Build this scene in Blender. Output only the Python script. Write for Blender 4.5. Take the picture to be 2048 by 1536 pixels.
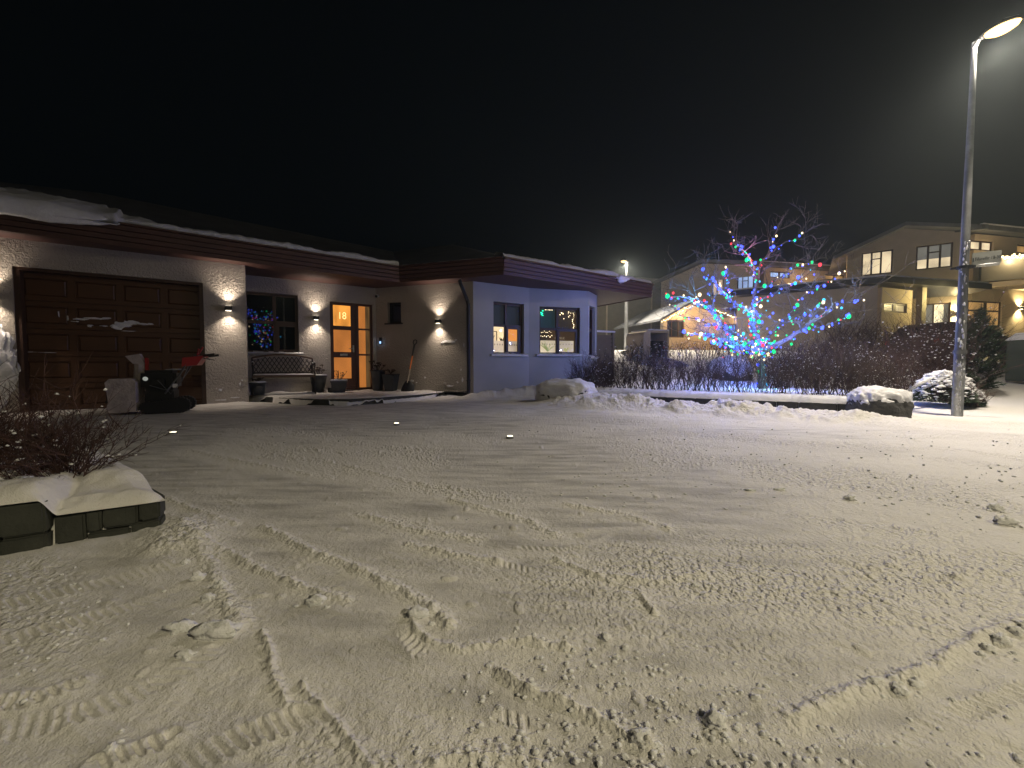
import bpy, bmesh, math, random
import numpy as np
from mathutils import Vector, Matrix, noise as mnoise
random.seed(7)
rng = np.random.default_rng(11)
R = math.radians
for o in list(bpy.data.objects): bpy.data.objects.remove(o)
SC = bpy.context.scene
COL = SC.collection

# ------------------------------------------------------------------ camera
EYE = 0.74; F = 800.0; PITCH = math.atan(34/800)
cd = bpy.data.cameras.new('camera'); CAM = bpy.data.objects.new('camera', cd); COL.objects.link(CAM)
cd.sensor_width = 36; cd.lens = 36*F/2048; cd.clip_start = 0.02; cd.clip_end = 2000
CAM.location = (0, 0, EYE); CAM.rotation_euler = (R(90)-PITCH, 0, 0)
SC.camera = CAM
# ------------------------------------------------------------------ world: night sky
W = bpy.data.worlds.new('World'); SC.world = W; W.use_nodes = True
nt = W.node_tree; bg = nt.nodes['Background']
tc = nt.nodes.new('ShaderNodeTexCoord'); nz = nt.nodes.new('ShaderNodeTexNoise'); nz.inputs['Scale'].default_value = 1.6
rmp = nt.nodes.new('ShaderNodeValToRGB')
rmp.color_ramp.elements[0].color = (0.0004, 0.0009, 0.0013, 1); rmp.color_ramp.elements[0].position = .3
rmp.color_ramp.elements[1].color = (0.0010, 0.0017, 0.0022, 1); rmp.color_ramp.elements[1].position = .75
nt.links.new(tc.outputs['Generated'], nz.inputs['Vector']); nt.links.new(nz.outputs['Fac'], rmp.inputs['Fac'])
nt.links.new(rmp.outputs['Color'], bg.inputs['Color']); bg.inputs['Strength'].default_value = 1.0
# ------------------------------------------------------------------ render settings
SC.view_settings.view_transform = 'Standard'; SC.view_settings.look = 'None'
SC.view_settings.exposure = 0.0; SC.view_settings.gamma = 1
SC.render.engine = 'CYCLES'
cy = SC.cycles; cy.use_denoising = True; cy.max_bounces = 6; cy.diffuse_bounces = 2; cy.glossy_bounces = 3
cy.transmission_bounces = 4; cy.transparent_max_bounces = 12; cy.sample_clamp_indirect = 3; cy.caustics_reflective = False; cy.caustics_refractive = False
# light powers
P_STREET = 1560; P_STREET2 = 2600; P_FILL = 1200; P_WALL = 36.0; P_TREE = .9

# ------------------------------------------------------------------ pixel -> world helpers (photo pixels 2048x1536)
_f = Vector((0, math.cos(PITCH), -math.sin(PITCH))); _u = Vector((0, math.sin(PITCH), math.cos(PITCH))); _r = Vector((1, 0, 0))
def ray(px, py): return _f*F + _r*(px-1024) + _u*(768-py)
def P(px, py, Y):
    d = ray(px, py); return Vector((0, 0, EYE)) + d*(Y/d.y)
def G(px, py, z=0.0):
    d = ray(px, py); return Vector((0, 0, EYE)) + d*((z-EYE)/d.z)
def XY(px, Y, z=1.0):               # plan position at depth Y under picture column px
    y = 734-(z-EYE)/Y*800; p = P(px, y, Y); return p.x, p.y

# ------------------------------------------------------------------ custom properties
def tag(o, label=None, cat=None, group=None, kind=None):
    if label: o['label'] = label
    if cat: o['category'] = cat
    if group: o['group'] = group
    if kind: o['kind'] = kind
    return o
def thing(name, label, cat, loc=(0, 0, 0), rz=0, group=None):
    o = bpy.data.objects.new(name, None); COL.objects.link(o); o.location = loc; o.rotation_euler = (0, 0, rz)
    return tag(o, label, cat, group)
def kids(o): return [c for c in bpy.data.objects if c.parent == o]
def copy_tree(o, parent=None):
    c = o.copy(); COL.objects.link(c)
    if parent: c.parent = parent
    for ch in kids(o):
        copy_tree(ch, c)
    return c

# ------------------------------------------------------------------ materials
def M(name, col, rough=.7, metal=0, spec=.5, var=0, vscale=3, bump=None, emis=None, es=1, alpha=None, coat=0):
    m = bpy.data.materials.new(name); m.use_nodes = True; n = m.node_tree; b = n.nodes['Principled BSDF']
    b.inputs['Base Color'].default_value = (*col, 1); b.inputs['Roughness'].default_value = rough
    b.inputs['Metallic'].default_value = metal; b.inputs['Specular IOR Level'].default_value = spec
    if coat: b.inputs['Coat Weight'].default_value = coat
    t = n.nodes.new('ShaderNodeTexCoord')
    if var:
        a = n.nodes.new('ShaderNodeTexNoise'); a.inputs['Scale'].default_value = vscale; a.inputs['Detail'].default_value = 5
        mr = n.nodes.new('ShaderNodeMapRange'); mr.inputs[1].default_value = .3; mr.inputs[2].default_value = .7
        mr.inputs[3].default_value = 1-var; mr.inputs[4].default_value = 1+var
        mx = n.nodes.new('ShaderNodeVectorMath'); mx.operation = 'SCALE'; mx.inputs[0].default_value = col
        n.links.new(t.outputs['Object'], a.inputs['Vector']); n.links.new(a.outputs['Fac'], mr.inputs[0])
        n.links.new(mr.outputs[0], mx.inputs['Scale']); n.links.new(mx.outputs[0], b.inputs['Base Color'])
        rr = n.nodes.new('ShaderNodeMapRange'); rr.inputs[3].default_value = rough*.85; rr.inputs[4].default_value = min(1, rough*1.15)
        n.links.new(a.outputs['Fac'], rr.inputs[0]); n.links.new(rr.outputs[0], b.inputs['Roughness'])
    prev = None
    for (sc, dist, det) in (bump or []):
        a = n.nodes.new('ShaderNodeTexNoise'); a.inputs['Scale'].default_value = sc; a.inputs['Detail'].default_value = det
        bp = n.nodes.new('ShaderNodeBump'); bp.inputs['Distance'].default_value = dist; bp.inputs['Strength'].default_value = 1
        n.links.new(t.outputs['Object'], a.inputs['Vector']); n.links.new(a.outputs['Fac'], bp.inputs['Height'])
        if prev: n.links.new(prev.outputs['Normal'], bp.inputs['Normal'])
        prev = bp
    if prev: n.links.new(prev.outputs['Normal'], b.inputs['Normal'])
    if emis:
        b.inputs['Emission Color'].default_value = (*emis, 1); b.inputs['Emission Strength'].default_value = es
    return m
def stucco(name, col, sc=26, dist=.02):
    m = M(name, col, .9, spec=.2, var=.1, vscale=1.3)
    n = m.node_tree; b = n.nodes['Principled BSDF']; t = n.nodes.new('ShaderNodeTexCoord')
    a = n.nodes.new('ShaderNodeTexNoise'); a.inputs['Scale'].default_value = sc; a.inputs['Detail'].default_value = 3.5; a.inputs['Roughness'].default_value = .6; a.inputs['Distortion'].default_value = .5
    bp = n.nodes.new('ShaderNodeBump'); bp.inputs['Distance'].default_value = dist; bp.inputs['Strength'].default_value = 1
    n.links.new(t.outputs['Object'], a.inputs['Vector']); n.links.new(a.outputs['Fac'], bp.inputs['Height']); n.links.new(bp.outputs['Normal'], b.inputs['Normal'])
    return m
def wood(name, col, rough=.45):
    m = M(name, col, rough); n = m.node_tree; b = n.nodes['Principled BSDF']; t = n.nodes.new('ShaderNodeTexCoord')
    mp = n.nodes.new('ShaderNodeMapping'); mp.inputs['Scale'].default_value = (2, 2, 28)
    a = n.nodes.new('ShaderNodeTexNoise'); a.inputs['Scale'].default_value = 3; a.inputs['Detail'].default_value = 6
    cr = n.nodes.new('ShaderNodeValToRGB'); cr.color_ramp.elements[0].color = (*[c*.6 for c in col], 1); cr.color_ramp.elements[1].color = (*[c*1.4 for c in col], 1)
    n.links.new(t.outputs['Object'], mp.inputs[0]); n.links.new(mp.outputs[0], a.inputs['Vector']); n.links.new(a.outputs['Fac'], cr.inputs[0]); n.links.new(cr.outputs[0], b.inputs['Base Color'])
    bp = n.nodes.new('ShaderNodeBump'); bp.inputs['Distance'].default_value = .002
    n.links.new(a.outputs['Fac'], bp.inputs['Height']); n.links.new(bp.outputs['Normal'], b.inputs['Normal'])
    return m
def glass(name, tint=(.9, .95, 1), refl=1.45):
    m = bpy.data.materials.new(name); m.use_nodes = True; n = m.node_tree; n.nodes.clear()
    o = n.nodes.new('ShaderNodeOutputMaterial'); mx = n.nodes.new('ShaderNodeMixShader'); fr = n.nodes.new('ShaderNodeFresnel'); fr.inputs[0].default_value = refl
    tr = n.nodes.new('ShaderNodeBsdfTransparent'); tr.inputs[0].default_value = (*tint, 1); g = n.nodes.new('ShaderNodeBsdfGlossy'); g.inputs['Roughness'].default_value = .01
    n.links.new(fr.outputs[0], mx.inputs[0]); n.links.new(tr.outputs[0], mx.inputs[1]); n.links.new(g.outputs[0], mx.inputs[2]); n.links.new(mx.outputs[0], o.inputs[0])
    return m
def emitter(name, col, s):
    m = bpy.data.materials.new(name); m.use_nodes = True; n = m.node_tree; n.nodes.clear()
    o = n.nodes.new('ShaderNodeOutputMaterial'); e = n.nodes.new('ShaderNodeEmission'); e.inputs[0].default_value = (*col, 1); e.inputs[1].default_value = s
    n.links.new(e.outputs[0], o.inputs[0]); return m
def litpane(name, col, s, rough=.35, sc=(1, 1, 1), var=.35):
    """lit window or frosted pane: emission that varies softly like a lit room behind, glossy front"""
    m = M(name, tuple(c*.15 for c in col), rough, emis=col, es=s); n = m.node_tree; b = n.nodes['Principled BSDF']
    t = n.nodes.new('ShaderNodeTexCoord'); a = n.nodes.new('ShaderNodeTexNoise'); a.inputs['Scale'].default_value = 1.6; a.inputs['Detail'].default_value = 1
    mp = n.nodes.new('ShaderNodeMapping'); mp.inputs['Scale'].default_value = sc
    mr = n.nodes.new('ShaderNodeMapRange'); mr.inputs[1].default_value = .35; mr.inputs[2].default_value = .65; mr.inputs[3].default_value = s*(1-var); mr.inputs[4].default_value = s*(1+var)
    n.links.new(t.outputs['Object'], mp.inputs[0]); n.links.new(mp.outputs[0], a.inputs['Vector']); n.links.new(a.outputs['Fac'], mr.inputs[0]); n.links.new(mr.outputs[0], b.inputs['Emission Strength'])
    return m
SNOW = M('snow', (.78, .78, .8), .65, spec=.3, var=.06, vscale=6, bump=[(25, .01, 4), (140, .004, 3)])
SNOWG = M('ground_snow', (.8, .78, .76), .7, spec=.25, bump=[(60, .004, 4), (240, .0025, 3)])
def _sg():
    n = SNOWG.node_tree; b = n.nodes['Principled BSDF']
    at = n.nodes.new('ShaderNodeAttribute'); at.attribute_name = 'scrape'
    t = n.nodes.new('ShaderNodeTexCoord'); a = n.nodes.new('ShaderNodeTexNoise'); a.inputs['Scale'].default_value = 2.2; a.inputs['Detail'].default_value = 8
    mp = n.nodes.new('ShaderNodeMapping'); mp.inputs['Rotation'].default_value = (0, 0, R(25)); mp.inputs['Scale'].default_value = (1, 5, 1)
    n.links.new(t.outputs['Object'], mp.inputs[0]); n.links.new(mp.outputs[0], a.inputs['Vector'])
    mr = n.nodes.new('ShaderNodeMapRange'); mr.inputs[1].default_value = .38; mr.inputs[2].default_value = .68; mr.inputs[3].default_value = .15; mr.inputs[4].default_value = 1.2
    n.links.new(a.outputs['Fac'], mr.inputs[0])
    mu = n.nodes.new('ShaderNodeMath'); mu.operation = 'MULTIPLY'; mu.use_clamp = True; n.links.new(at.outputs['Fac'], mu.inputs[0]); n.links.new(mr.outputs[0], mu.inputs[1])
    mx = n.nodes.new('ShaderNodeMix'); mx.data_type = 'RGBA'; mx.inputs[6].default_value = (.80, .78, .76, 1); mx.inputs[7].default_value = (.40, .39, .385, 1)
    n.links.new(mu.outputs[0], mx.inputs[0]); n.links.new(mx.outputs[2], b.inputs['Base Color'])
    ga = n.nodes.new('ShaderNodeAttribute'); ga.attribute_name = 'grain'; pv = None
    for sc_, ds in ((90, .007), (40, .010)):
        vo = n.nodes.new('ShaderNodeTexVoronoi'); vo.inputs['Scale'].default_value = sc_; vo.feature = 'SMOOTH_F1'; vo.inputs['Smoothness'].default_value = .3
        n.links.new(t.outputs['Object'], vo.inputs['Vector']); bp = n.nodes.new('ShaderNodeBump'); bp.invert = True; bp.inputs['Distance'].default_value = ds
        n.links.new(vo.outputs['Distance'], bp.inputs['Height']); n.links.new(ga.outputs['Fac'], bp.inputs['Strength'])
        old = b.inputs['Normal'].links[0].from_socket if pv is None else pv; n.links.new(old, bp.inputs['Normal']); pv = bp.outputs['Normal']
    n.links.new(pv, b.inputs['Normal'])
_sg()
M_WALL = stucco('rough_render', (.43, .39, .345), 27, .028)
M_WALL2 = stucco('fine_render', (.43, .43, .45), 70, .004)
M_RED = M('red_brown_boards', (.075, .03, .02), .55, var=.2, vscale=2, bump=[(30, .001, 3)])
M_SOFF = M('soffit', (.07, .03, .025), .6)
M_ROOF = M('dark_roof_sheet', (.13, .135, .145), .6, var=.3, vscale=2)
M_GDOOR = wood('garage_timber', (.095, .042, .018), .42)
M_DOORW = wood('dark_red_timber', (.07, .02, .013), .4)
M_FRAME = wood('brown_frame', (.06, .03, .02), .45)
M_DARK = M('dark_metal', (.02, .02, .022), .45, metal=.3, var=.2, vscale=20)
M_BLACK = M('black_plastic', (.012, .012, .013), .4, var=.2, vscale=30)
M_RUBBER = M('rubber', (.012, .012, .012), .8)
M_GALV = M('galvanised_steel', (.15, .155, .16), .55, metal=.2, var=.25, vscale=8, bump=[(60, .001, 3)])
M_STONE = M('dark_basalt', (.05, .05, .048), .85, var=.35, vscale=7, bump=[(18, .02, 6), (90, .004, 3)])
M_BLOCK = M('dark_concrete_block', (.05, .053, .045), .85, var=.25, vscale=10, bump=[(70, .003, 4)])
M_CONC = M('concrete', (.3, .29, .27), .9, var=.15, vscale=4, bump=[(60, .003, 4)])
M_GLASS = glass('window_glass', (.85, .9, .95), 1.35)
M_MIRR = M('dark_window_glass', (.006, .008, .01), .02, spec=1.0)
M_TWIG = M('brown_twigs', (.055, .035, .03), .8, var=.3, vscale=9)
M_TWIGR = M('red_brown_twigs', (.06, .028, .022), .75, var=.3, vscale=9)
M_BARK = M('grey_bark', (.17, .145, .13), .8, var=.35, vscale=14, bump=[(50, .004, 4)])
M_POT = M('dark_glazed_pot', (.022, .028, .034), .35, var=.25, vscale=12, coat=.3)
M_IRON = M('cast_iron', (.035, .028, .024), .5, metal=.4)
M_TOPRAIL = wood('bench_top_rail', (.10, .055, .03), .5)
M_REDP = M('red_paint', (.38, .02, .022), .35, coat=.3)
M_ORANGE = M('orange_handle', (.75, .2, .03), .45)
M_BLUEH = M('snow_caked_red', (.42, .36, .36), .8, var=.25, vscale=9, bump=[(30, .01, 4)])
M_CRM = M('cream_render', (.60, .50, .36), .9, var=.06, bump=[(60, .004, 3)])
M_TAN = M('tan_render', (.52, .44, .34), .9, var=.06, bump=[(60, .004, 3)])
M_GREYB = M('grey_cladding', (.20, .18, .14), .7, var=.1)
M_NEEDLE = M('green_needles', (.03, .055, .025), .7, var=.4, vscale=10)
M_DRYF = M('dried_flowers', (.07, .045, .03), .85, var=.4, vscale=30)
M_SLAT = wood('weathered_slats', (.16, .12, .07), .7)
M_WHITE = M('white_paint', (.7, .7, .68), .6, var=.08, vscale=5)
M_BLIND = M('grey_blind', (.10, .10, .10), .9, emis=(.05, .05, .052), es=.35)

# ------------------------------------------------------------------ mesh builder
class MB:
    def __init__(s, mtx=None): s.v = []; s.f = []; s.m = mtx or Matrix()
    def add(s, vs, fs):
        k = len(s.v); s.v += [tuple(s.m @ Vector(p)) for p in vs]; s.f += [tuple(i+k for i in f) for f in fs]; return s
    def box(s, x0, x1, y0, y1, z0, z1, M2=None):
        vs = [(x, y, z) for z in (z0, z1) for x, y in ((x0, y0), (x1, y0), (x1, y1), (x0, y1))]
        if M2: vs = [M2 @ Vector(v) for v in vs]
        return s.add(vs, [(3, 2, 1, 0), (4, 5, 6, 7), (0, 1, 5, 4), (1, 2, 6, 5), (2, 3, 7, 6), (3, 0, 4, 7)])
    def bbox(s, x0, x1, y0, y1, z0, z1, b=.01):         # box with chamfered edges
        bm = bmesh.new(); bmesh.ops.create_cube(bm, size=1)
        for v in bm.verts: v.co = Vector((x0+(v.co.x+.5)*(x1-x0), y0+(v.co.y+.5)*(y1-y0), z0+(v.co.z+.5)*(z1-z0)))
        bmesh.ops.bevel(bm, geom=bm.edges[:], offset=b, segments=2, affect='EDGES')
        bm.verts.index_update(); s.add([v.co.copy() for v in bm.verts], [tuple(v.index for v in f.verts) for f in bm.faces]); bm.free(); return s
    def prism(s, poly, z0, z1):
        n = len(poly); vs = [(p[0], p[1], z0) for p in poly]+[(p[0], p[1], z1) for p in poly]
        fs = [tuple(range(n))[::-1], tuple(range(n, 2*n))]+[(i, (i+1) % n, n+(i+1) % n, n+i) for i in range(n)]
        return s.add(vs, fs)
    def hull(s, a, b):                                    # loft between two loops
        n = len(a); return s.add(list(a)+list(b), [tuple(range(n))[::-1], tuple(range(n, 2*n))]+[(i, (i+1) % n, n+(i+1) % n, n+i) for i in range(n)])
    def tube(s, pts, rad, n=6, cap=True):
        pts = [Vector(p) for p in pts]; rad = rad if isinstance(rad, (list, tuple)) else [rad]*len(pts)
        vs = []; fs = []; up = None
        for i, p in enumerate(pts):
            d = (pts[min(i+1, len(pts)-1)]-pts[max(i-1, 0)])
            if d.length < 1e-9: d = Vector((0, 0, 1))
            d.normalize()
            if up is None: up = Vector((0, 0, 1)) if abs(d.z) < .9 else Vector((1, 0, 0))
            a = d.cross(up)
            if a.length < 1e-4: a = d.orthogonal()
            a.normalize(); b = a.cross(d); up = b
            for k in range(n):
                t = 2*math.pi*k/n; vs.append(p+(a*math.cos(t)+b*math.sin(t))*rad[i])
        for i in range(len(pts)-1):
            for k in range(n): fs.append((i*n+k, i*n+(k+1) % n, (i+1)*n+(k+1) % n, (i+1)*n+k))
        if cap: fs += [tuple(range(n)), tuple(range((len(pts)-1)*n, len(pts)*n))[::-1]]
        return s.add(vs, fs)
    def lathe(s, prof, c=(0, 0, 0), n=20, sq=0):
        vs = []; fs = []
        for (r, z) in prof:
            for k in range(n):
                t = 2*math.pi*k/n; q = 1
                if sq: q = 1/max(abs(math.cos(t)), abs(math.sin(t)))*sq+(1-sq)
                vs.append((c[0]+r*q*math.cos(t), c[1]+r*q*math.sin(t), c[2]+z))
        for i in range(len(prof)-1):
            for k in range(n): fs.append((i*n+k, i*n+(k+1) % n, (i+1)*n+(k+1) % n, (i+1)*n+k))
        fs += [tuple(range(n))[::-1], tuple(range((len(prof)-1)*n, len(prof)*n))]
        return s.add(vs, fs)
    def blob(s, c, r, sub=1, jit=.25, sz=(1, 1, 1), seed=0, fr=1.5):
        bm = bmesh.new(); bmesh.ops.create_icosphere(bm, subdivisions=sub, radius=1)
        o = Vector((seed*3.7, seed*1.3, seed*.7)); vs = []
        for v in bm.verts:
            k = 1+jit*mnoise.noise(v.co*fr+o)*2+jit*.6*mnoise.noise(v.co*fr*2.7+o)
            vs.append((c[0]+v.co.x*r*sz[0]*k, c[1]+v.co.y*r*sz[1]*k, c[2]+v.co.z*r*sz[2]*k))
        s.add(vs, [tuple(v.index for v in f.verts) for f in bm.faces]); bm.free(); return s
    def build(s, name, mat, parent=None, loc=None, smooth=False, local=False):
        """vertices are world coordinates unless local; parent is an unrotated empty/mesh"""
        me = bpy.data.meshes.new(name)
        org = Vector((0, 0, 0))
        if not local and parent is not None:
            q = parent
            while q is not None: org += Vector(q.location); q = q.parent
        if loc is not None: lo = Vector(loc) - (org if not local else Vector((0, 0, 0)))
        else: lo = Vector((0, 0, 0))
        base = (org+lo) if not local else lo
        me.from_pydata([tuple(Vector(p)-base) for p in s.v], [], s.f); me.update()
        mats = mat if isinstance(mat, (list, tuple)) else [mat]
        for mm in mats: me.materials.append(mm)
        if smooth: me.shade_smooth()
        o = bpy.data.objects.new(name, me); COL.objects.link(o); o.location = lo
        if parent is not None: o.parent = parent
        return o
def text_obj(name, body, size, mat, mtx, parent=None, ext=.002, align='CENTER', org=(0, 0, 0)):
    cu = bpy.data.curves.new(name, 'FONT'); cu.body = body; cu.size = size; cu.extrude = ext; cu.align_x = align; cu.align_y = 'CENTER'
    t = bpy.data.objects.new(name+'_src', cu); COL.objects.link(t)
    dg = bpy.context.evaluated_depsgraph_get(); me = bpy.data.meshes.new_from_object(t.evaluated_get(dg)); bpy.data.objects.remove(t)
    me.transform(mtx); me.transform(Matrix.Translation(-Vector(org))); me.materials.clear(); me.materials.append(mat)
    o = bpy.data.objects.new(name, me); COL.objects.link(o)
    if parent: o.parent = parent
    return o
def light(kind, name, loc, power, col, rad=.03, parent=None, spot=None, direc=None):
    l = bpy.data.lights.new(name, kind); l.energy = power; l.color = col; l.shadow_soft_size = rad; l.specular_factor = 0 if name == 'bulb_light' else 1
    o = bpy.data.objects.new(name, l); COL.objects.link(o); o.location = loc
    if spot: l.spot_size = R(spot[0]); l.spot_blend = spot[1]
    if direc is not None: o.rotation_euler = Vector(direc).to_track_quat('-Z', 'Y').to_euler()
    if parent:
        o.parent = parent; o.location = Vector(loc)-Vector(parent.location)
    return o

# ------------------------------------------------------------------ wall planes: s along, y into the wall, z up
class Wall:
    def __init__(s, p, q):
        s.p = Vector((p[0], p[1], 0)); q = Vector((q[0], q[1], 0)); s.d = (q-s.p); s.L = s.d.length; s.d.normalize()
        s.n = Vector((-s.d.y, s.d.x, 0))                     # points away from the viewer (into the house)
        s.m = Matrix(((s.d.x, s.n.x, 0, s.p.x), (s.d.y, s.n.y, 0, s.p.y), (0, 0, 1, 0), (0, 0, 0, 1)))
    def at(s, px, py, off=0):
        o = Vector((0, 0, EYE)); d = ray(px, py); pp = s.p+s.n*off
        t = (pp-o).dot(s.n)/d.dot(s.n); h = o+d*t; return (h-s.p).dot(s.d), h.z
    def w(s, a, b, z): return s.m @ Vector((a, b, z))
    def mb(s): return MB(s.m.copy())
    def rect(s, x0, y0, x1, y1, off=0):
        """wall rectangle (s0,s1,z0,z1) from the picture corners, averaged"""
        a = s.at(x0, (y0+y1)/2, off)[0]; b = s.at(x1, (y0+y1)/2, off)[0]; mx = (x0+x1)/2
        return a, b, s.at(mx, y1, off)[1], s.at(mx, y0, off)[1]
def wall_panel(wl, s0, s1, z0, z1, holes, th=.25, mb=None, y0=0):
    mb = mb or wl.mb()
    xs = sorted({s0, s1, *[min(max(h[0], s0), s1) for h in holes], *[min(max(h[1], s0), s1) for h in holes]})
    for a, b in zip(xs, xs[1:]):
        if b-a < 1e-5: continue
        m = (a+b)/2; zz = [z0]
        for h in sorted([h for h in holes if h[0] < m < h[1]], key=lambda h: h[2]): zz += [h[2], h[3]]
        zz.append(z1)
        for i in range(0, len(zz), 2):
            if zz[i+1]-zz[i] > 1e-4: mb.box(a, b, y0, y0+th, zz[i], zz[i+1])
    return mb
def frame_mb(wl, r, t, y0, y1):
    s0, s1, z0, z1 = r; mb = wl.mb()
    mb.box(s0, s1, y0, y1, z1-t, z1); mb.box(s0, s1, y0, y1, z0, z0+t); mb.box(s0, s0+t, y0, y1, z0+t, z1-t); mb.box(s1-t, s1, y0, y1, z0+t, z1-t); return mb

# ================================================================== TERRAIN
def vnoise(x, y, seed=0):
    xi = np.floor(x).astype(np.int64); yi = np.floor(y).astype(np.int64); fx = x-xi; fy = y-yi
    def h(a, b):
        n = (a*374761393+b*668265263+seed*1274126177) & 0xffffffff
        n = ((n ^ (n >> 13))*1274126177) & 0xffffffff; return ((n ^ (n >> 16)) & 0xffff)/65535.0
    u = fx*fx*(3-2*fx); v = fy*fy*(3-2*fy)
    return (h(xi, yi)*(1-u)+h(xi+1, yi)*u)*(1-v)+(h(xi, yi+1)*(1-u)+h(xi+1, yi+1)*u)*v
def fbm(x, y, o=4, seed=0, g=.5):
    s = 0; a = 1; t = 0
    for i in range(o): s = s+a*vnoise(x*2**i, y*2**i, seed+i*17); t += a; a *= g
    return s/t
def crumbs(x, y, cell, dens, seed=0):
    """height field of half-round clods scattered one per cell with chance dens"""
    gx = x/cell; gy = y/cell; xi = np.floor(gx).astype(np.int64); yi = np.floor(gy).astype(np.int64); out = np.zeros_like(x)
    def h(a, b, k):
        n = (a*374761393+b*668265263+(seed*7+k)*1274126177) & 0xffffffff
        n = ((n ^ (n >> 13))*1274126177) & 0xffffffff; return ((n ^ (n >> 16)) & 0xffff)/65535.0
    for dx in (-1, 0, 1):
        for dy in (-1, 0, 1):
            a = xi+dx; b = yi+dy; cx = a+h(a, b, 1); cyy = b+h(a, b, 2); rr = .12+.42*h(a, b, 3)**2; on = h(a, b, 4) < dens
            asp = .6+.8*h(a, b, 5)
            d2 = ((gx-cx)*asp)**2+((gy-cyy)/asp)**2
            out = np.maximum(out, np.where(on, np.sqrt(np.clip(rr*rr-d2, 0, None)), 0))
    return out*cell
def sst(a, b, x): t = np.clip((x-a)/(b-a), 0, 1); return t*t*(3-2*t)
def pl_dist(x, y, pts):
    """distance to polyline, arc position, signed side"""
    best = np.full(x.shape, 1e9); arc = np.zeros(x.shape); side = np.zeros(x.shape); L = 0
    for (a, b) in zip(pts, pts[1:]):
        dx, dy = b[0]-a[0], b[1]-a[1]; l = math.hypot(dx, dy)
        t = np.clip(((x-a[0])*dx+(y-a[1])*dy)/(l*l), 0, 1); ex = x-a[0]-t*dx; ey = y-a[1]-t*dy; d = np.hypot(ex, ey)
        k = d < best; best = np.where(k, d, best); arc = np.where(k, L+t*l, arc); side = np.where(k, (dx*ey-dy*ex)/l, side); L += l
    return best, arc, side
gp = lambda *a: [tuple(G(px, py).xy) for px, py in a]
# garden wall line
GA = Vector((2.27, 8.2)); GB = Vector((5.45, 6.2)); GD = (GB-GA).normalized(); GN = Vector((-GD.y, GD.x)); GLEN = (GB-GA).length
# front-left planter
PC = Vector((-1.63, 1.835)); PU = Vector((-.848, -.53)).normalized(); PV = Vector((-PU.y*-1, PU.x*-1)); PV = Vector((-.53, .848))
def terrain_big(x, y):
    rise = 1.46*np.clip((y-6.4)/10.6, 0, 1)**1.25*sst(2.6, 4.2, x)
    rise = rise + .25*np.clip((y-17)/20, 0, 1)*sst(2.6, 4.2, x)
    t = (x-GA.x)*GD.x+(y-GA.y)*GD.y; d = (x-GA.x)*GN.x+(y-GA.y)*GN.y
    tm = sst(-1.9, -.5, t)*(1-sst(GLEN+.1, GLEN+.7, t))*(1-sst(3.5, 7, d))
    bed = np.where(d > .02, .16+.10*np.sqrt(np.clip((d-.02)/.09, 0, 1)), 0)*tm
    z = np.maximum(rise, bed)
    bank = sst(-1.75, -1.0, d)*(1-sst(-.5, -.16, d))*sst(-2.0, -.3, t)*(1-sst(GLEN-.2, GLEN+.7, t))
    return z+.075*bank*(1 if d is None else 1), t, d, bank
def hz(x, y):
    a = np.array([float(x)]); b = np.array([float(y)]); return float(terrain_big(a, b)[0][0])

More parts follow.
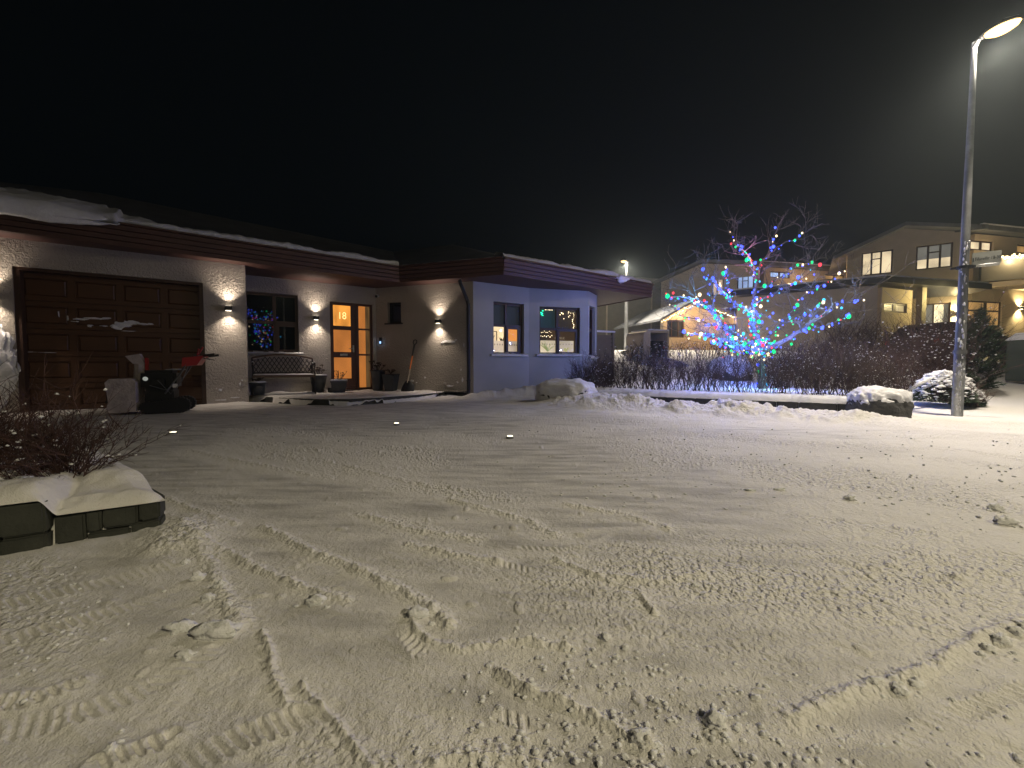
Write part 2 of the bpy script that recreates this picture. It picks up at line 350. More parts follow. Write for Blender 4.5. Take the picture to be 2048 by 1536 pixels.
def ground_height(x, y):
    z, t, d, bank = terrain_big(x, y)
    scrape = np.zeros_like(x); cm = np.zeros_like(x)
    z = z+.02*(fbm(x*.7, y*.7, 3, 5)-.5)
    r = np.hypot(x, y)
    # scraped areas (flat, slick), streaks along the shovelling direction
    ca, sa = math.cos(R(-24)), math.sin(R(-24)); u = x*ca+y*sa; v = -x*sa+y*ca
    st = fbm(u*.8, v*2.0, 5, 21)
    patch = fbm(x*.75+3, y*.75, 4, 33)
    near = sst(.6, 1.6, y)
    scr = sst(.42, .60, st*.6+patch*.4+.08*near-.16*sst(.3, 1.8, x)+.08*sst(3, 6, y))
    bedm = np.clip(d/.05+1, 0, 1)*sst(-1.9, -.5, t)
    drive = (1-sst(.02, .25, z))*(1-bank)*(1-sst(5.2, 6.8, x))
    scrape = scr*drive*.75
    rough = (1-scr*.8); stk = sst(.34, .60, fbm(u*1.3, v*4.5, 4, 141)); gran = (.45+.55*stk)*np.maximum(sst(.25, .75, np.exp(-(((x-.75)/.85)**2+((y-1.35)/.42)**2))*(.7+.6*fbm(x*3, y*3, 3, 43)))*.9, sst(.35, 1.6, x+.25*y-.6)*(1-sst(5.5, 7.5, y))*(.25+.75*sst(.36, .56, fbm(x*1.6+9, y*1.6, 4, 41))))
    cm = rough*(.15+.75*sst(.42, .66, .5*fbm(x*1.3, y*1.3, 3, 71)+.5*fbm(u*1.6, v*5.5, 4, 151)))
    cm = np.maximum(np.maximum(cm, bank*1.0), gran*.95); scrape = scrape*(1-.7*gran)
    # ridges left by the shovel and tyres
    ridges = [([(382, 1078), (450, 1103), (560, 1160), (650, 1197), (690, 1205)], .022, .013), ([(523, 1054), (570, 1075), (630, 1110), (700, 1135), (760, 1160), (840, 1205), (900, 1250)], .026, .014),
        ([(815, 1225), (835, 1262), (870, 1285), (920, 1298), (1000, 1288), (1060, 1285), (1130, 1296)], .013, .012), ([(1000, 1345), (1050, 1380), (1150, 1420), (1230, 1455), (1295, 1488)], .015, .018),
        ([(1110, 1120), (1180, 1150), (1280, 1190), (1310, 1232)], .014, .010), ([(1580, 1440), (1700, 1390), (1760, 1372), (1850, 1345), (1900, 1310), (1960, 1275), (2060, 1240)], .02, .013),
        ([(530, 1265), (542, 1330), (545, 1370), (570, 1410), (640, 1420)], .012, .012), ([(600, 1370), (700, 1480), (745, 1540)], .010, .009), ([(860, 1520), (980, 1510), (1080, 1527)], .010, .008),
        ([(330, 995), (400, 1022), (470, 1050)], .02, .008), ([(720, 1030), (830, 1060), (950, 1080)], .03, .008), ([(640, 920), (760, 950), (900, 985)], .03, .006), ([(820, 1090), (900, 1110), (1000, 1125)], .025, .010),
        ([(1130, 1010), (1250, 1030), (1340, 1060)], .03, .008), ([(1180, 1150), (1290, 1165), (1400, 1150)], .03, .009), ([(380, 900), (520, 930), (620, 950)], .03, .006), ([(900, 1000), (1050, 1040), (1110, 1070)], .03, .009),
        ([(390, 1085), (420, 1130), (440, 1190), (480, 1250)], .035, .014)]
    warp = .012*(fbm(x*9, y*9, 3, 91)-.5)
    front = (r < 7.5)
    for pts, wd, ht in ridges:
        dd, arc, sd = pl_dist(x+warp*2, y+warp, gp(*pts)); k = np.exp(-(dd/wd)**2)
        z = z+.85*ht*np.exp(-(dd/(wd*.75))**2)*(.45+1.0*vnoise(arc*34, arc*0, 3)*1)*(.6+.8*fbm(x*45, y*45, 2, 8)); cm = np.maximum(cm, np.exp(-(dd/(wd*1.7))**2)*.65); scrape = scrape*(1-np.exp(-(dd/(wd*2.5))**2))
    # tyre prints with lugs
    tracks = [([(-60, 1478), (0, 1462), (150, 1430), (300, 1376), (430, 1302)], .055), ([(330, 1545), (500, 1470), (660, 1418)], .050), ([(-40, 1222), (100, 1190), (290, 1148), (350, 1135)], .06),
        ([(190, 1532), (335, 1478)], .035), ([(-40, 1408), (60, 1400), (150, 1370)], .035), ([(-30, 1290), (70, 1265), (270, 1212), (340, 1185)], .05), ([(1040, 1098), (1130, 1102), (1190, 1090), (1225, 1070)], .03),
        ([(640, 1110), (600, 1135)], .031), ([(810, 1270), (840, 1310)], .032), ([(1000, 1430), (1060, 1450)], .031), ([(2060, 1380), (1900, 1440), (1800, 1490)], .033), ([(1000, 1130), (1060, 1145)], .031)]
    for pts, wd in tracks:
        wd = wd*.62
        dd, arc, sd = pl_dist(x, y, gp(*pts)); k = sst(wd*1.15, wd*.8, dd)
        lug = .5+.5*np.cos(2*math.pi*(arc/.024+sd/.05)); lug = sst(.25, .75, lug)
        fade = (.25+.75*sst(.35, .6, vnoise(arc*6, arc*0+wd*90, 5)))*(.45 if wd < .0215 else 1.0)*(.7+.6*fbm(x*40, y*40, 2, 3))
        z = z+k*fade*(.011*lug-.006)+.005*np.exp(-((dd-wd*1.1)/.012)**2)*fade; cm = cm*(1-.8*k); scrape = scrape*(1-.6*k)
    # planter mound (front left)
    pu = (x-PC.x)*PU.x+(y-PC.y)*PU.y; pw = (x-PC.x)*-.57+(y-PC.y)*-.82; pv = (x-PC.x)*PV.x+(y-PC.y)*PV.y
    ed = np.minimum(np.minimum(pw, pv), 3.0-pv)+.015*(fbm(x*12, y*12, 3, 44)-.5)
    top = .10+.03*sst(0, .35, ed)
    z = np.where((ed > 0), top+.012*fbm(x*25, y*25, 3, 14), z); inpl = (ed > 0)
    bk = (1-sst(0, .34, -pv))*(pv <= 0)*sst(-.18, .02, pu)
    z = z+.010*sst(0, .10, -pv)*(1-sst(.14, .36, -pv))*(pv <= 0)*sst(-.15, .05, pu)*(.7+.6*fbm(x*5, y*5, 3, 61))
    pile = np.exp(-(((pu+.10)/.12)**2+((pv+.22)/.22)**2)); z = z+.055*pile*(.5+fbm(x*14, y*14, 3, 62)); cm = np.maximum(cm, pile*1.3)
    cm = np.where(inpl, .05, cm*(1-.6*bk)); scrape = np.where(inpl, 0, scrape*(1-bk)*(1-np.clip(pile*2, 0, 1)))
    # heavy plough clods next to the garden, drifts against the house
    cm = np.where(d > .02, cm*.15, cm)
    bx = .10*sst(.52, .75, fbm(x*2.2, y*2.2, 4, 81))*bank; z = z+bx
    for (wx, wy, ww, hh) in DRIFTS:
        q = np.exp(-(((x-wx)**2+(y-wy)**2)/(ww*ww))); z = z+hh*q*(.6+.8*fbm(x*6, y*6, 3, 7)); cm = np.maximum(cm, q*1.1); scrape = scrape*(1-np.clip(q*1.6, 0, 1))
    # clods at three sizes
    cm = np.clip(cm, 0, 1.3)
    c1 = crumbs(x, y, .013, .7, 1)*.75; c2 = crumbs(x, y, .026, .5, 2)*.8; c3 = crumbs(x, y, .05, .22, 3)*.8; c4 = crumbs(x, y, .045, .05, 6)*.55
    sp = fbm(x*2.1, y*2.1, 3, 55)
    z = z+c1*np.clip(cm*1.3, 0, 1)*(r < 6)+c2*sst(.3, .8, cm)*.85*(.3+.7*sst(.38, .55, sp))+c3*sst(.6, 1.1, cm)*.8*sst(.40, .60, sp)+c4*(1-cm)*(~inpl)*.7
    big = (crumbs(x, y, .2, .6, 9)*.35+crumbs(x, y, .12, .7, 19)*.5+crumbs(x, y, .07, .8, 29)*.7)*np.clip(bank, 0, 1)*(.5+fbm(x*2, y*2, 3, 99)); z = z+big
    z = z+.006*(fbm(x*18, y*18, 4, 77)-.5)*(.4+rough)+.007*(fbm(u*7, v*22, 4, 177)-.5)
    return z, np.clip(scrape, 0, 1), np.clip(cm, 0, 1)
DRIFTS = [(-.85, 9.35, .35, .10), (-.4, 9.55, .45, .12), (.2, 9.7, .5, .16), (.75, 9.8, .5, .18), (1.5, 10.1, .7, .22), (-1.6, 9.75, .3, .07), (-5.45, 7.95, .22, .05), (-5.8, 7.7, .25, .03), (1.6, 8.0, .6, .10), (2.2, 7.6, .6, .08), (.9, 7.9, .4, .05)]
def build_ground():
    ang = np.concatenate([np.linspace(-R(180), -R(64), 50, endpoint=False), np.linspace(-R(64), -R(54), 60, endpoint=False), np.linspace(-R(54), R(54), 1150, endpoint=False), np.linspace(R(54), R(64), 60, endpoint=False), np.linspace(R(64), R(180), 50, endpoint=False)])
    q = np.linspace(1/.33, 1/3.4, 850); rad = np.concatenate([1/q, np.arange(3.44, 8.98, .04), 9*np.exp(np.linspace(0, 1, 130)[1:]*math.log(45/9)), 45*np.exp(np.linspace(0, 1, 24)[1:]*math.log(900/45))])
    A, Rr = np.meshgrid(ang, rad); x = (np.sin(A)*Rr).ravel(); y = (np.cos(A)*Rr).ravel()
    z, s, gr = ground_height(x, y)
    na, nr = len(ang), len(rad); co = np.stack([x, y, z], 1)
    co = np.vstack([co, [[0, 0, float(z[:na].mean())]]]); s = np.append(s, 0); gr = np.append(gr, 0)
    i, j = np.meshgrid(np.arange(nr-1), np.arange(na), indexing='ij'); j2 = (j+1) % na
    quads = np.stack([i*na+j, i*na+j2, (i+1)*na+j2, (i+1)*na+j], -1).reshape(-1, 4)[:, ::-1]
    tri = np.stack([np.full(na, nr*na), (np.arange(na)+1) % na, np.arange(na)], 1)[:, ::-1]
    me = bpy.data.meshes.new('ground'); me.vertices.add(len(co)); me.vertices.foreach_set('co', co.ravel())
    loops = np.concatenate([quads.ravel(), tri.ravel()]); me.loops.add(len(loops)); me.loops.foreach_set('vertex_index', loops.astype(np.int32))
    npoly = len(quads)+len(tri); me.polygons.add(npoly)
    starts = np.concatenate([np.arange(len(quads))*4, len(quads)*4+np.arange(len(tri))*3]); me.polygons.foreach_set('loop_start', starts.astype(np.int32))
    me.update(calc_edges=True); me.validate()
    at = me.attributes.new('scrape', 'FLOAT', 'POINT'); at.data.foreach_set('value', s.astype(np.float32))
    at = me.attributes.new('grain', 'FLOAT', 'POINT'); at.data.foreach_set('value', gr.astype(np.float32))
    me.materials.append(SNOWG); me.shade_smooth()
    o = bpy.data.objects.new('ground', me); COL.objects.link(o); tag(o, kind='structure')
build_ground()

# ================================================================== MAIN HOUSE
SOF = 2.77; TOP = 3.12
JR = Vector((-5.98, 7.77))                                # right jamb of the garage opening
AD = Vector((math.cos(R(32.8)), math.sin(R(32.8))))
CQ = Vector((-.93, 9.66))                                 # corner of lamp wall and window wing
CBk = Vector((-3.56, 10.52))                              # inner corner by the front door
WG = Wall(JR-AD*4.2, JR+AD*.71)                           # garage wall, ends at its outer corner
WE = WG.L
WR = Wall(CBk-AD*5.0, CBk)                                # recessed wall with window and door
WB = Wall(CBk, CQ)                                        # lamp wall
C2 = Vector((.446, 10.49)); C3 = Vector((2.07, 10.91)); C4 = Vector((2.42, 11.55))
WC = Wall(CQ, C2); WD = Wall(C2, C3); WW = Wall(C3, C4)
gcorner = JR+AD*.71
gperp = Vector((-AD.y, AD.x))
WS = Wall(gcorner, gcorner+gperp*1.3)                     # short return of the garage block
HOUSE = thing('bungalow', 'low bungalow with rough beige walls, brown timber garage door and snow on its eaves', 'house', (-3.5, 10, 0))
def hole(wl, x0, y0, x1, y1, off=0): return wl.rect(x0, y0, x1, y1, off)
gdr = (WG.at(25, 560)[0], WG.at(410, 700)[0], 0.0, 2.36)
wr1 = hole(WR, 470, 585, 597, 706); dr1 = (WR.at(661, 690)[0], WR.at(746, 690)[0], .16, 2.36)
wb1 = hole(WB, 775, 604, 802, 646)
wc1 = hole(WC, 987, 605, 1048, 709); wd1 = hole(WD, 1079, 614, 1160, 709)
we1 = (WW.at(1178.5, 680)[0], WW.at(1190, 680)[0], 1.02, 2.42)
wall_panel(WG, 0, WE, -.1, SOF+.05, [(gdr[0], gdr[1], -.1, gdr[3])], .28).build('wall', M_WALL, HOUSE)
wall_panel(WS, .28, WS.L+.3, -.1, SOF+.05, [], .25).build('wall', M_WALL, HOUSE)
wall_panel(WR, WR.L-3.35, WR.L, -.1, SOF+.05, [wr1, dr1], .28).build('wall', M_WALL, HOUSE)
wall_panel(WB, 0, WB.L, -.1, SOF+.05, [wb1], .28).build('wall', M_WALL, HOUSE)
wall_panel(WC, 0, WC.L, -.1, SOF+.05, [wc1], .22).build('wall', M_WALL2, HOUSE)
wall_panel(WD, 0, WD.L, -.1, SOF+.05, [wd1], .22).build('wall', M_WALL2, HOUSE)
wall_panel(WW, 0, WW.L, -.1, SOF+.05, [we1], .22).build('wall', M_WALL2, HOUSE)
# back wall behind the open end of the wing and behind everything (the house body)
bk = MB(); bk.prism([(-12, 6.2), (-9.6, 5.4), (-9.3, 5.9), (-7.4, 9.4), (-5.9, 11.4), (-3.6, 13.6), (2.3, 15.0), (2.3, 16.0), (-12, 14)][:0] or [(C4.x+.02, C4.y), (C4.x+.35, C4.y+3.4), (C4.x, C4.y+3.4), (C4.x-.25, C4.y+.05)], -.1, SOF+.05)
bk.build('wall', M_WALL2, HOUSE)
# ---- garage door: five sections of four recessed panels
g0, g1, gz0, gz1 = gdr; dep = .17
gd = WG.mb(); gd.box(g0, g1, dep+.03, dep+.07, 0, gz1); GARD = gd.build('garage_door', M_GDOOR, HOUSE)
rows = 5; cols = 4; rh = (gz1-.06)/rows; cw = (g1-g0)/cols
st = WG.mb()
for r_ in range(rows):
    z0 = r_*rh+.01; z1 = (r_+1)*rh-.004
    st.box(g0, g1, dep, dep+.029, z0, z0+.075); st.box(g0, g1, dep, dep+.029, z1-.075, z1)
    for c in range(cols+1):
        x = g0+c*cw; a = max(g0, x-.045); b = min(g1, x+.045); st.box(a, b, dep+.0015, dep+.0285, z0+.075, z1-.075)
st.build('frame', M_GDOOR, GARD)
for r_ in range(rows):
    for c in range(cols):
        x0 = g0+c*cw+.06; x1 = g0+(c+1)*cw-.06; z0 = r_*rh+.095; z1 = (r_+1)*rh-.09
        pn = WG.mb(); a = [(x0, dep+.028, z0), (x1, dep+.028, z0), (x1, dep+.028, z1), (x0, dep+.028, z1)]; e = .022
        b = [(x0+e, dep+.012, z0+e), (x1-e, dep+.012, z0+e), (x1-e, dep+.012, z1-e), (x0+e, dep+.012, z1-e)]
        pn.add(a+b, [(0, 1, 5, 4), (1, 2, 6, 5), (2, 3, 7, 6), (3, 0, 4, 7), (4, 5, 6, 7)]); pn.build('panel', M_GDOOR, GARD)
cs = WG.mb(); cs.box(g0-.001, g1+.001, .02, dep-.002, gz1-.05, gz1-.002); cs.box(g1-.07, g1-.002, .02, dep-.002, 0, gz1-.052); cs.box(g0+.002, g0+.07, .02, dep-.002, 0, gz1-.052)
cs.build('casing', M_FRAME, HOUSE)
# snow stuck on the garage door
sn = WG.mb()
for (px, py, w, h, k) in [(160, 638, .10, .02, 1), (190, 637, .13, .018, 2), (214, 636, .06, .012, 3), (236, 655, .10, .05, 4), (248, 648, .12, .06, 5), (265, 645, .10, .03, 6), (285, 648, .08, .018, 7), (300, 648, .05, .014, 8), (180, 652, .04, .025, 9), (206, 652, .05, .012, 10), (258, 662, .12, .008, 11), (135, 636, .012, .04, 12), (117, 628, .008, .05, 13), (95, 705, .14, .006, 14), (60, 704, .1, .005, 15), (150, 643, .05, .008, 16), (226, 652, .03, .03, 17)]:
    s, z = WG.at(px, py, dep); sn.blob((s, dep+.008, z), 1, 2, .35, (w, .016, h), k, 2.2)
sn.build('snow_patch', SNOW, GARD)
# ---- windows
def window(wl, r, cells, fm, gm, t=.055, y=.10, sill=None, name='window'):
    s0, s1, z0, z1 = r
    fr = frame_mb(wl, (s0+.002, s1-.002, z0+.002, z1-.002), t, y, y+.07)
    for (a, b, c, d) in cells.get('bars', []): fr.box(s0+(s1-s0)*a, s0+(s1-s0)*b, y+.0015, y+.0685, z0+(z1-z0)*c, z0+(z1-z0)*d)
    f = fr.build(name, fm, HOUSE)
    for (a, b, c, d) in cells.get('sash', []):
        sb = frame_mb(wl, (s0+(s1-s0)*a, s0+(s1-s0)*b, z0+(z1-z0)*c, z0+(z1-z0)*d), .062, y-.022, y+.03); sb.build('sash', fm, f)
    pn = wl.mb(); pn.box(s0+t*.6, s1-t*.6, y+.035, y+.041, z0+t*.6, z1-t*.6); pn.build('pane', gm, f)
    if sill:
        sl = wl.mb(); sl.box(s0-.09, s1+.09, -.075, y-.002, z0-.045, z0-.003); so = sl.build('sill', sill, f)
        sn = wl.mb(); n = 14
        for i in range(n):
            a = s0-.085+(s1-s0+.17)*i/n; b = a+(s1-s0+.17)/n; h = .012+.02*random.random()
            lo = [(a, -.07, z0-.0035), (b, -.07, z0-.0035), (b, y-.004, z0-.0035), (a, y-.004, z0-.0035)]; hi = [(a, -.06, z0+h*.5), (b, -.06, z0+h*.55), (b, y-.004, z0+h*2), (a, y-.004, z0+h*2.1)]
            sn.hull(lo, hi)
        sn.build('snow_cover', SNOW, f)
    return f
window(WR, wr1, {'bars': [(.585, .635, .02, .98), (.02, .98, .49, .545)], 'sash': [(.63, .99, .02, .50)]}, M_FRAME, M_MIRR, sill=M_CONC)
window(WB, wb1, {}, M_DARK, M_MIRR, t=.05, sill=None)
MB(WB.m.copy()).box(wb1[0]-.06, wb1[1]+.05, -.05, .09, wb1[2]-.035, wb1[2]-.002).build('sill', M_DARK, HOUSE)
fc = window(WC, wc1, {'bars': [(.43, .50, .02, .98), (.02, .98, .535, .585)], 'sash': [(.455, .92, .015, .545)]}, M_FRAME, M_GLASS, sill=M_WHITE)
fd = window(WD, wd1, {'bars': [(.44, .50, .02, .98), (.02, .98, .52, .565)], 'sash': [(.46, .97, .0, .54)]}, M_FRAME, M_GLASS, sill=M_WHITE)
fe = window(WW, we1, {'bars': [(.02, .98, .52, .57)]}, M_FRAME, M_MIRR, sill=M_WHITE, y=.08)
# inside of the wing
def cellbox(wl, r, a, b, c, d, y0, y1):
    s0, s1, z0, z1 = r; m = wl.mb(); m.box(s0+(s1-s0)*a, s0+(s1-s0)*b, y0, y1, z0+(z1-z0)*c, z0+(z1-z0)*d); return m
FILM = litpane('frosted_film', (1.0, .70, .42), .8, var=.3); FILM2 = litpane('frosted_film_pale', (1.0, .74, .45), .85, var=.35)
ROOMW = litpane('lit_room_wall', (1.0, .66, .34), 1.7, var=.25); ROOMO = litpane('lit_orange_wall', (.9, .30, .06), 1.0, var=.3)
ROOMD = M('dim_room', (.1, .075, .05), .9, emis=(.10, .07, .045), es=.32); PLANT = M('house_plant', (.04, .08, .03), .6); PIC = M('picture', (.25, .2, .15), .6)
WARM = emitter('warm_bulbs', (1.0, .72, .38), 9)
cellbox(WC, wc1, .02, .98, .56, .98, .22, .225).build('blind', M_BLIND, fc)
cellbox(WC, wc1, -.25, 1.02, 0, .62, .9, .92).build('room_wall', ROOMW, fc)
cellbox(WC, wc1, 1.0201, 1.42, 0, .62, .95, .97).build('room_wall', ROOMO, fc)
cellbox(WC, wc1, 1.4201, 2.4, 0, .62, .92, .94).build('room_wall', ROOMD, fc)
pf = frame_mb(WC, (wc1[0]+.42, wc1[0]+.58, wc1[2]+.33, wc1[2]+.66), .016, .86, .885); pf.build('picture_frame', M_BLACK, fc)
pp = cellbox(WC, wc1, .0, .5, .0, .27, .165, .168); pp.build('frosted_film', FILM, fc)
cellbox(WC, wc1, .52, .9, .0, .27, .165, .168).build('frosted_film', FILM, fc)
for (a, b) in ((.05, .47), (.55, .85)):
    dt = WC.mb()
    for i in range(6):
        s = wc1[0]+(wc1[1]-wc1[0])*(a+(b-a)*i/5); dt.box(s-.008, s+.008, .160, .1635, wc1[2]+.235, wc1[2]+.275)
    dt.build('film_pattern', M_FRAME, fc)
def sprig(wl, s, y, z, h, n, mat, parent, spread=.5):
    m = wl.mb()
    for i in range(n):
        a = random.uniform(-1, 1)*spread; L = h*random.uniform(.6, 1); b = random.uniform(-.3, .3)*spread
        p0 = Vector((s, y, z)); p1 = p0+Vector((math.sin(a)*L*.5, b*L, math.cos(a)*L*.6)); p2 = p0+Vector((math.sin(a)*L*1.0, b*L*1.6, math.cos(a)*L*.95))
        m.tube([p0, p1, p2], [.006, .012, .002], 4)
    m.build('house_plant', mat, parent)
sprig(WC, wc1[0]+.30*(wc1[1]-wc1[0]), .6, wc1[2]+.3, .28, 14, PLANT, fc); sprig(WC, wc1[0]+.72*(wc1[1]-wc1[0]), .7, wc1[2]+.3, .25, 14, PLANT, fc)
BL2 = M('dark_teal_blind', (.07, .10, .10), .9, emis=(.030, .05, .052), es=.55)
cellbox(WD, wd1, .02, .45, .54, .98, .24, .245).build('blind', BL2, fd); cellbox(WD, wd1, .45, .86, .54, .98, .24, .245).build('blind', ROOMD, fd)
cellbox(WD, wd1, -.3, .46, .0, .56, .8, .82).build('room_wall', ROOMD, fd); cellbox(WD, wd1, .46, 1.3, .0, .98, .84, .86).build('room_wall', M('brown_room', (.12, .07, .04), .9, emis=(.16, .09, .05), es=.4), fd)
cellbox(WD, wd1, .02, .45, .02, .30, .165, .168).build('frosted_film', FILM2, fd); cellbox(WD, wd1, .50, .90, .06, .30, .165, .168).build('frosted_film', FILM2, fd)
sprig(WD, wd1[0]+.24*(wd1[1]-wd1[0]), .13, wd1[2]+.08, .36, 9, M('blurred_plant', (.3, .34, .16), .9, emis=(.45, .5, .2), es=.45), fd, .9)
sprig(WD, wd1[0]+.70*(wd1[1]-wd1[0]), .13, wd1[2]+.08, .16, 7, M('blurred_plant_pale', (.3, .34, .12), .9, emis=(.6, .6, .2), es=.5), fd, .9)
dt = WD.mb()
for (a, b, n) in ((.05, .42, 7), (.56, .86, 5)):
    for i in range(n):
        s = wd1[0]+(wd1[1]-wd1[0])*(a+(b-a)*i/(n-1)); dt.box(s-.007, s+.007, .1595, .163, wd1[2]+.265, wd1[2]+.295)
dt.build('film_pattern', M_FRAME, fd)
s_, z_ = wd1[0]+(wd1[1]-wd1[0])*.73, wd1[2]+(wd1[3]-wd1[2])*.385
text_obj('wall_lettering', 'FAMILIE', .09, M('lettering', (.5, .38, .25), .6, emis=(.6, .42, .25), es=.5), WD.m @ Matrix.Translation((s_, .7, z_)) @ Matrix.Rotation(R(90), 4, 'X'), fd, org=HOUSE.location)
def stars(wl, r, items, mat, parent, rr=.009):
    m = wl.mb()
    for (a, c, y) in items: m.blob((r[0]+(r[1]-r[0])*a, y, r[2]+(r[3]-r[2])*c), rr*random.uniform(.6, 1.3), 1, 0)
    m.build('fairy_and_reflected_lights', mat, parent)
W1 = [(random.uniform(.54, .85), .93-abs(random.gauss(0, .06)), .2) for _ in range(12)]+[(.9+.02*math.sin(i), .90-.035*i, .2) for i in range(10)]+[(.05+.04*i, .49+.02*math.sin(i*2), .3) for i in range(9)]+[(.08+.045*i, .40+.02*math.sin(i*3), .3) for i in range(8)]+[(.54, .42-.03*i, .2) for i in range(6)]+[(.20+.035*i, .955, .2) for i in range(6)]
stars(WD, wd1, W1, WARM, fd)
stars(WD, wd1, [(.03+random.random()*.14, .82+random.random()*.12, .2) for _ in range(9)], emitter('green_reflection', (.02, 1, .4), 5), fd, .013)  # glowing dots behind the glass stand in for reflected green lights
stars(WD, wd1, [(.02+random.random()*.05, .68+random.random()*.1, .2) for _ in range(5)], emitter('violet_reflection', (.22, .1, 1), 6), fd, .012)  # likewise for reflected blue lights, drawn as emissive dots
# ---- front door
d0, d1, dz0, dz1 = dr1; dw = d1-d0
fm = frame_mb(WR, (d0+.002, d1-.002, dz0+.002, dz1-.002), .05, .06, .17); sp = d0+dw*.635; fm.box(sp-.035, sp+.035, .0615, .1685, dz0+.05, dz1-.05)
DF = fm.build('door_frame', M_DOORW, HOUSE)
# leaf
H_ = dz1-dz0
def zf(py): return WR.at(700, py)[1]
lz = [zf(776), zf(757), zf(715), zf(704), zf(660), zf(652), zf(611), zf(603)]
dl = WR.mb(); L0 = d0+.052; L1 = sp-.037; gl1 = L0+(L1-L0)*.80
dl.box(L0, L0+.035, .09, .15, dz0+.06, dz1-.052); dl.box(gl1, L1, .09, .15, dz0+.06, dz1-.052)
for a, b in ((dz0+.06, lz[1]), (lz[2], lz[3]), (lz[4], lz[5]), (lz[6], dz1-.052)): dl.box(L0+.035, gl1, .0915, .1485, a, b)
DL = dl.build('door', M_DOORW, HOUSE)
PT = litpane('door_glass_bright', (1.0, .38, .06), .85, sc=(4, 4, 1), var=.3); PM = litpane('door_glass', (.80, .27, .055), .56, sc=(2, 2, 1), var=.12)
for (a, b, mm) in ((lz[1], lz[2], PM), (lz[3], lz[4], PM), (lz[5], lz[6], PT)):
    WR.mb().box(L0+.03, gl1+.005, .115, .125, a-.005, b+.005).build('pane', mm, DL)
s, z = WR.at(684, 632, .12)
text_obj('house_number', '18', .25, emitter('number_glow', (1.0, .72, .26), 1.6), WR.m @ Matrix.Translation((s, .112, z)) @ Matrix.Rotation(R(90), 4, 'X') @ Matrix.Scale(.85, 4, (1, 0, 0)), DL, org=HOUSE.location)
WR.mb().bbox(L0+(L1-L0)*.32, L0+(L1-L0)*.64, .08, .0905, (lz[2]+lz[3])/2-.03, (lz[2]+lz[3])/2+.03, .003).build('letter_slot', M('brushed_steel', (.35, .33, .3), .4, metal=.8), DL)
hd = WR.mb(); hs = L1-.06; hzz = zf(697); hd.tube([(hs, .09, hzz), (hs, .045, hzz), (hs-.11, .04, hzz)], .009, 8); hd.box(hs-.02, hs+.02, .083, .0895, hzz-.09, hzz+.09)
hd.build('handle', M('handle_steel', (.5, .48, .45), .3, metal=.9), DL)
S0 = sp+.036; S1 = d1-.052
fx = WR.mb()
for zc in (zf(657), zf(709)): fx.box(S0, S1, .08, .15, zc-.022, zc+.022)
fx.build('sidelight_bar', M_DOORW, DF)
for a, b in ((dz0+.05, zf(709)-.022), (zf(709)+.022, zf(657)-.022), (zf(657)+.022, dz1-.05)):
    m = S0+(S1-S0)*.62
    WR.mb().box(S0, m, .115, .122, a, b).build('sidelight', PM, DF); WR.mb().box(m, S1, .1165, .1235, a, b).build('sidelight', litpane('door_glass_dim', (.4, .22, .08), .22, sc=(6, 6, 1)), DF)
WR.mb().box(d0-.02, d1+.02, -.04, .30, .10, dz0-.001).build('threshold', M_DARK, HOUSE)
# ---- fascia, roof, soffit
FA0 = Vector((-7.68, 6.0)); FA1 = Vector((-2.71, 9.72)); FB1 = Vector((-.19, 8.9)); FC1 = Vector((4.07, 11.77))
adir = (FA1-FA0).normalized(); FA0x = FA0-adir*3.2
FEnd = FC1+Vector((-1.15, 1.9))
def fascia(a, b, name, ext0=0, ext1=0):
    w = Wall(a, b); m = w.mb(); n = 4; h = (TOP-SOF)/n
    for i in range(n):
        z0 = SOF+i*h; y = -.018*(i*.6)
        m.add([(ext0, y, z0+.004), (w.L+ext1, y, z0+.004), (w.L+ext1, y-.022, z0+h-.012), (ext0, y-.022, z0+h-.012), (w.L+ext1, y+.05, z0+h-.002), (ext0, y+.05, z0+h-.002), (w.L+ext1, y+.05, z0), (ext0, y+.05, z0)],
              [(0, 1, 2, 3), (3, 2, 4, 5), (0, 7, 6, 1), (0, 3, 5, 7), (1, 6, 4, 2), (7, 5, 4, 6)])
    # lip on top
    m.box(ext0, w.L+ext1, -.085, .06, TOP, TOP+.03)
    return m.build('fascia', M_RED, HOUSE)
fascia(FA0x, FA1, 'fascia'); fascia(FA1, FB1, 'fascia', .0, .0); fascia(FB1, FC1, 'fascia', .0, 0); fascia(FC1, FEnd, 'fascia')
eo = [FA0x, FA1, FB1, FC1, FEnd, Vector((1.2, 17.5)), Vector((-8, 17)), Vector((-13.5, 8.5))]
def inset(p, k): c = Vector((-4, 12)); return p+(c-p).normalized()*k
sp_ = MB(); sp_.prism([inset(p, .07) for p in eo], SOF+.02, SOF+.035); sp_.build('soffit', M_SOFF, HOUSE)
# roof: gable over the garage range with a hip over the wing
RA0 = P(200, 386, 9.6); RA1 = P(785, 503, 13.2); AP = P(905, 489, 12.5)
RL = Vector((-11.6, 6.9, 4.0))
zt = TOP+.034
def v3(p, z=zt): return Vector((p[0], p[1], z))
e0, e1, e2, e3, e4, e5, e6, e7 = [v3(p) for p in eo]
rf = MB()
vs = [e0, e1, e2, e3, e4, e5, e6, e7, RA0, RA1, AP, RL, P(1270, 569, 13.0)]
rf.add(vs, [(0, 1, 9, 8), (1, 2, 10, 9), (2, 3, 12, 10), (3, 4, 12), (4, 5, 10, 12), (5, 6, 9, 10), (6, 7, 8, 9), (0, 8, 11), (7, 0, 11), (7, 11, 8)])
rf.build('roof', M_ROOF, HOUSE)
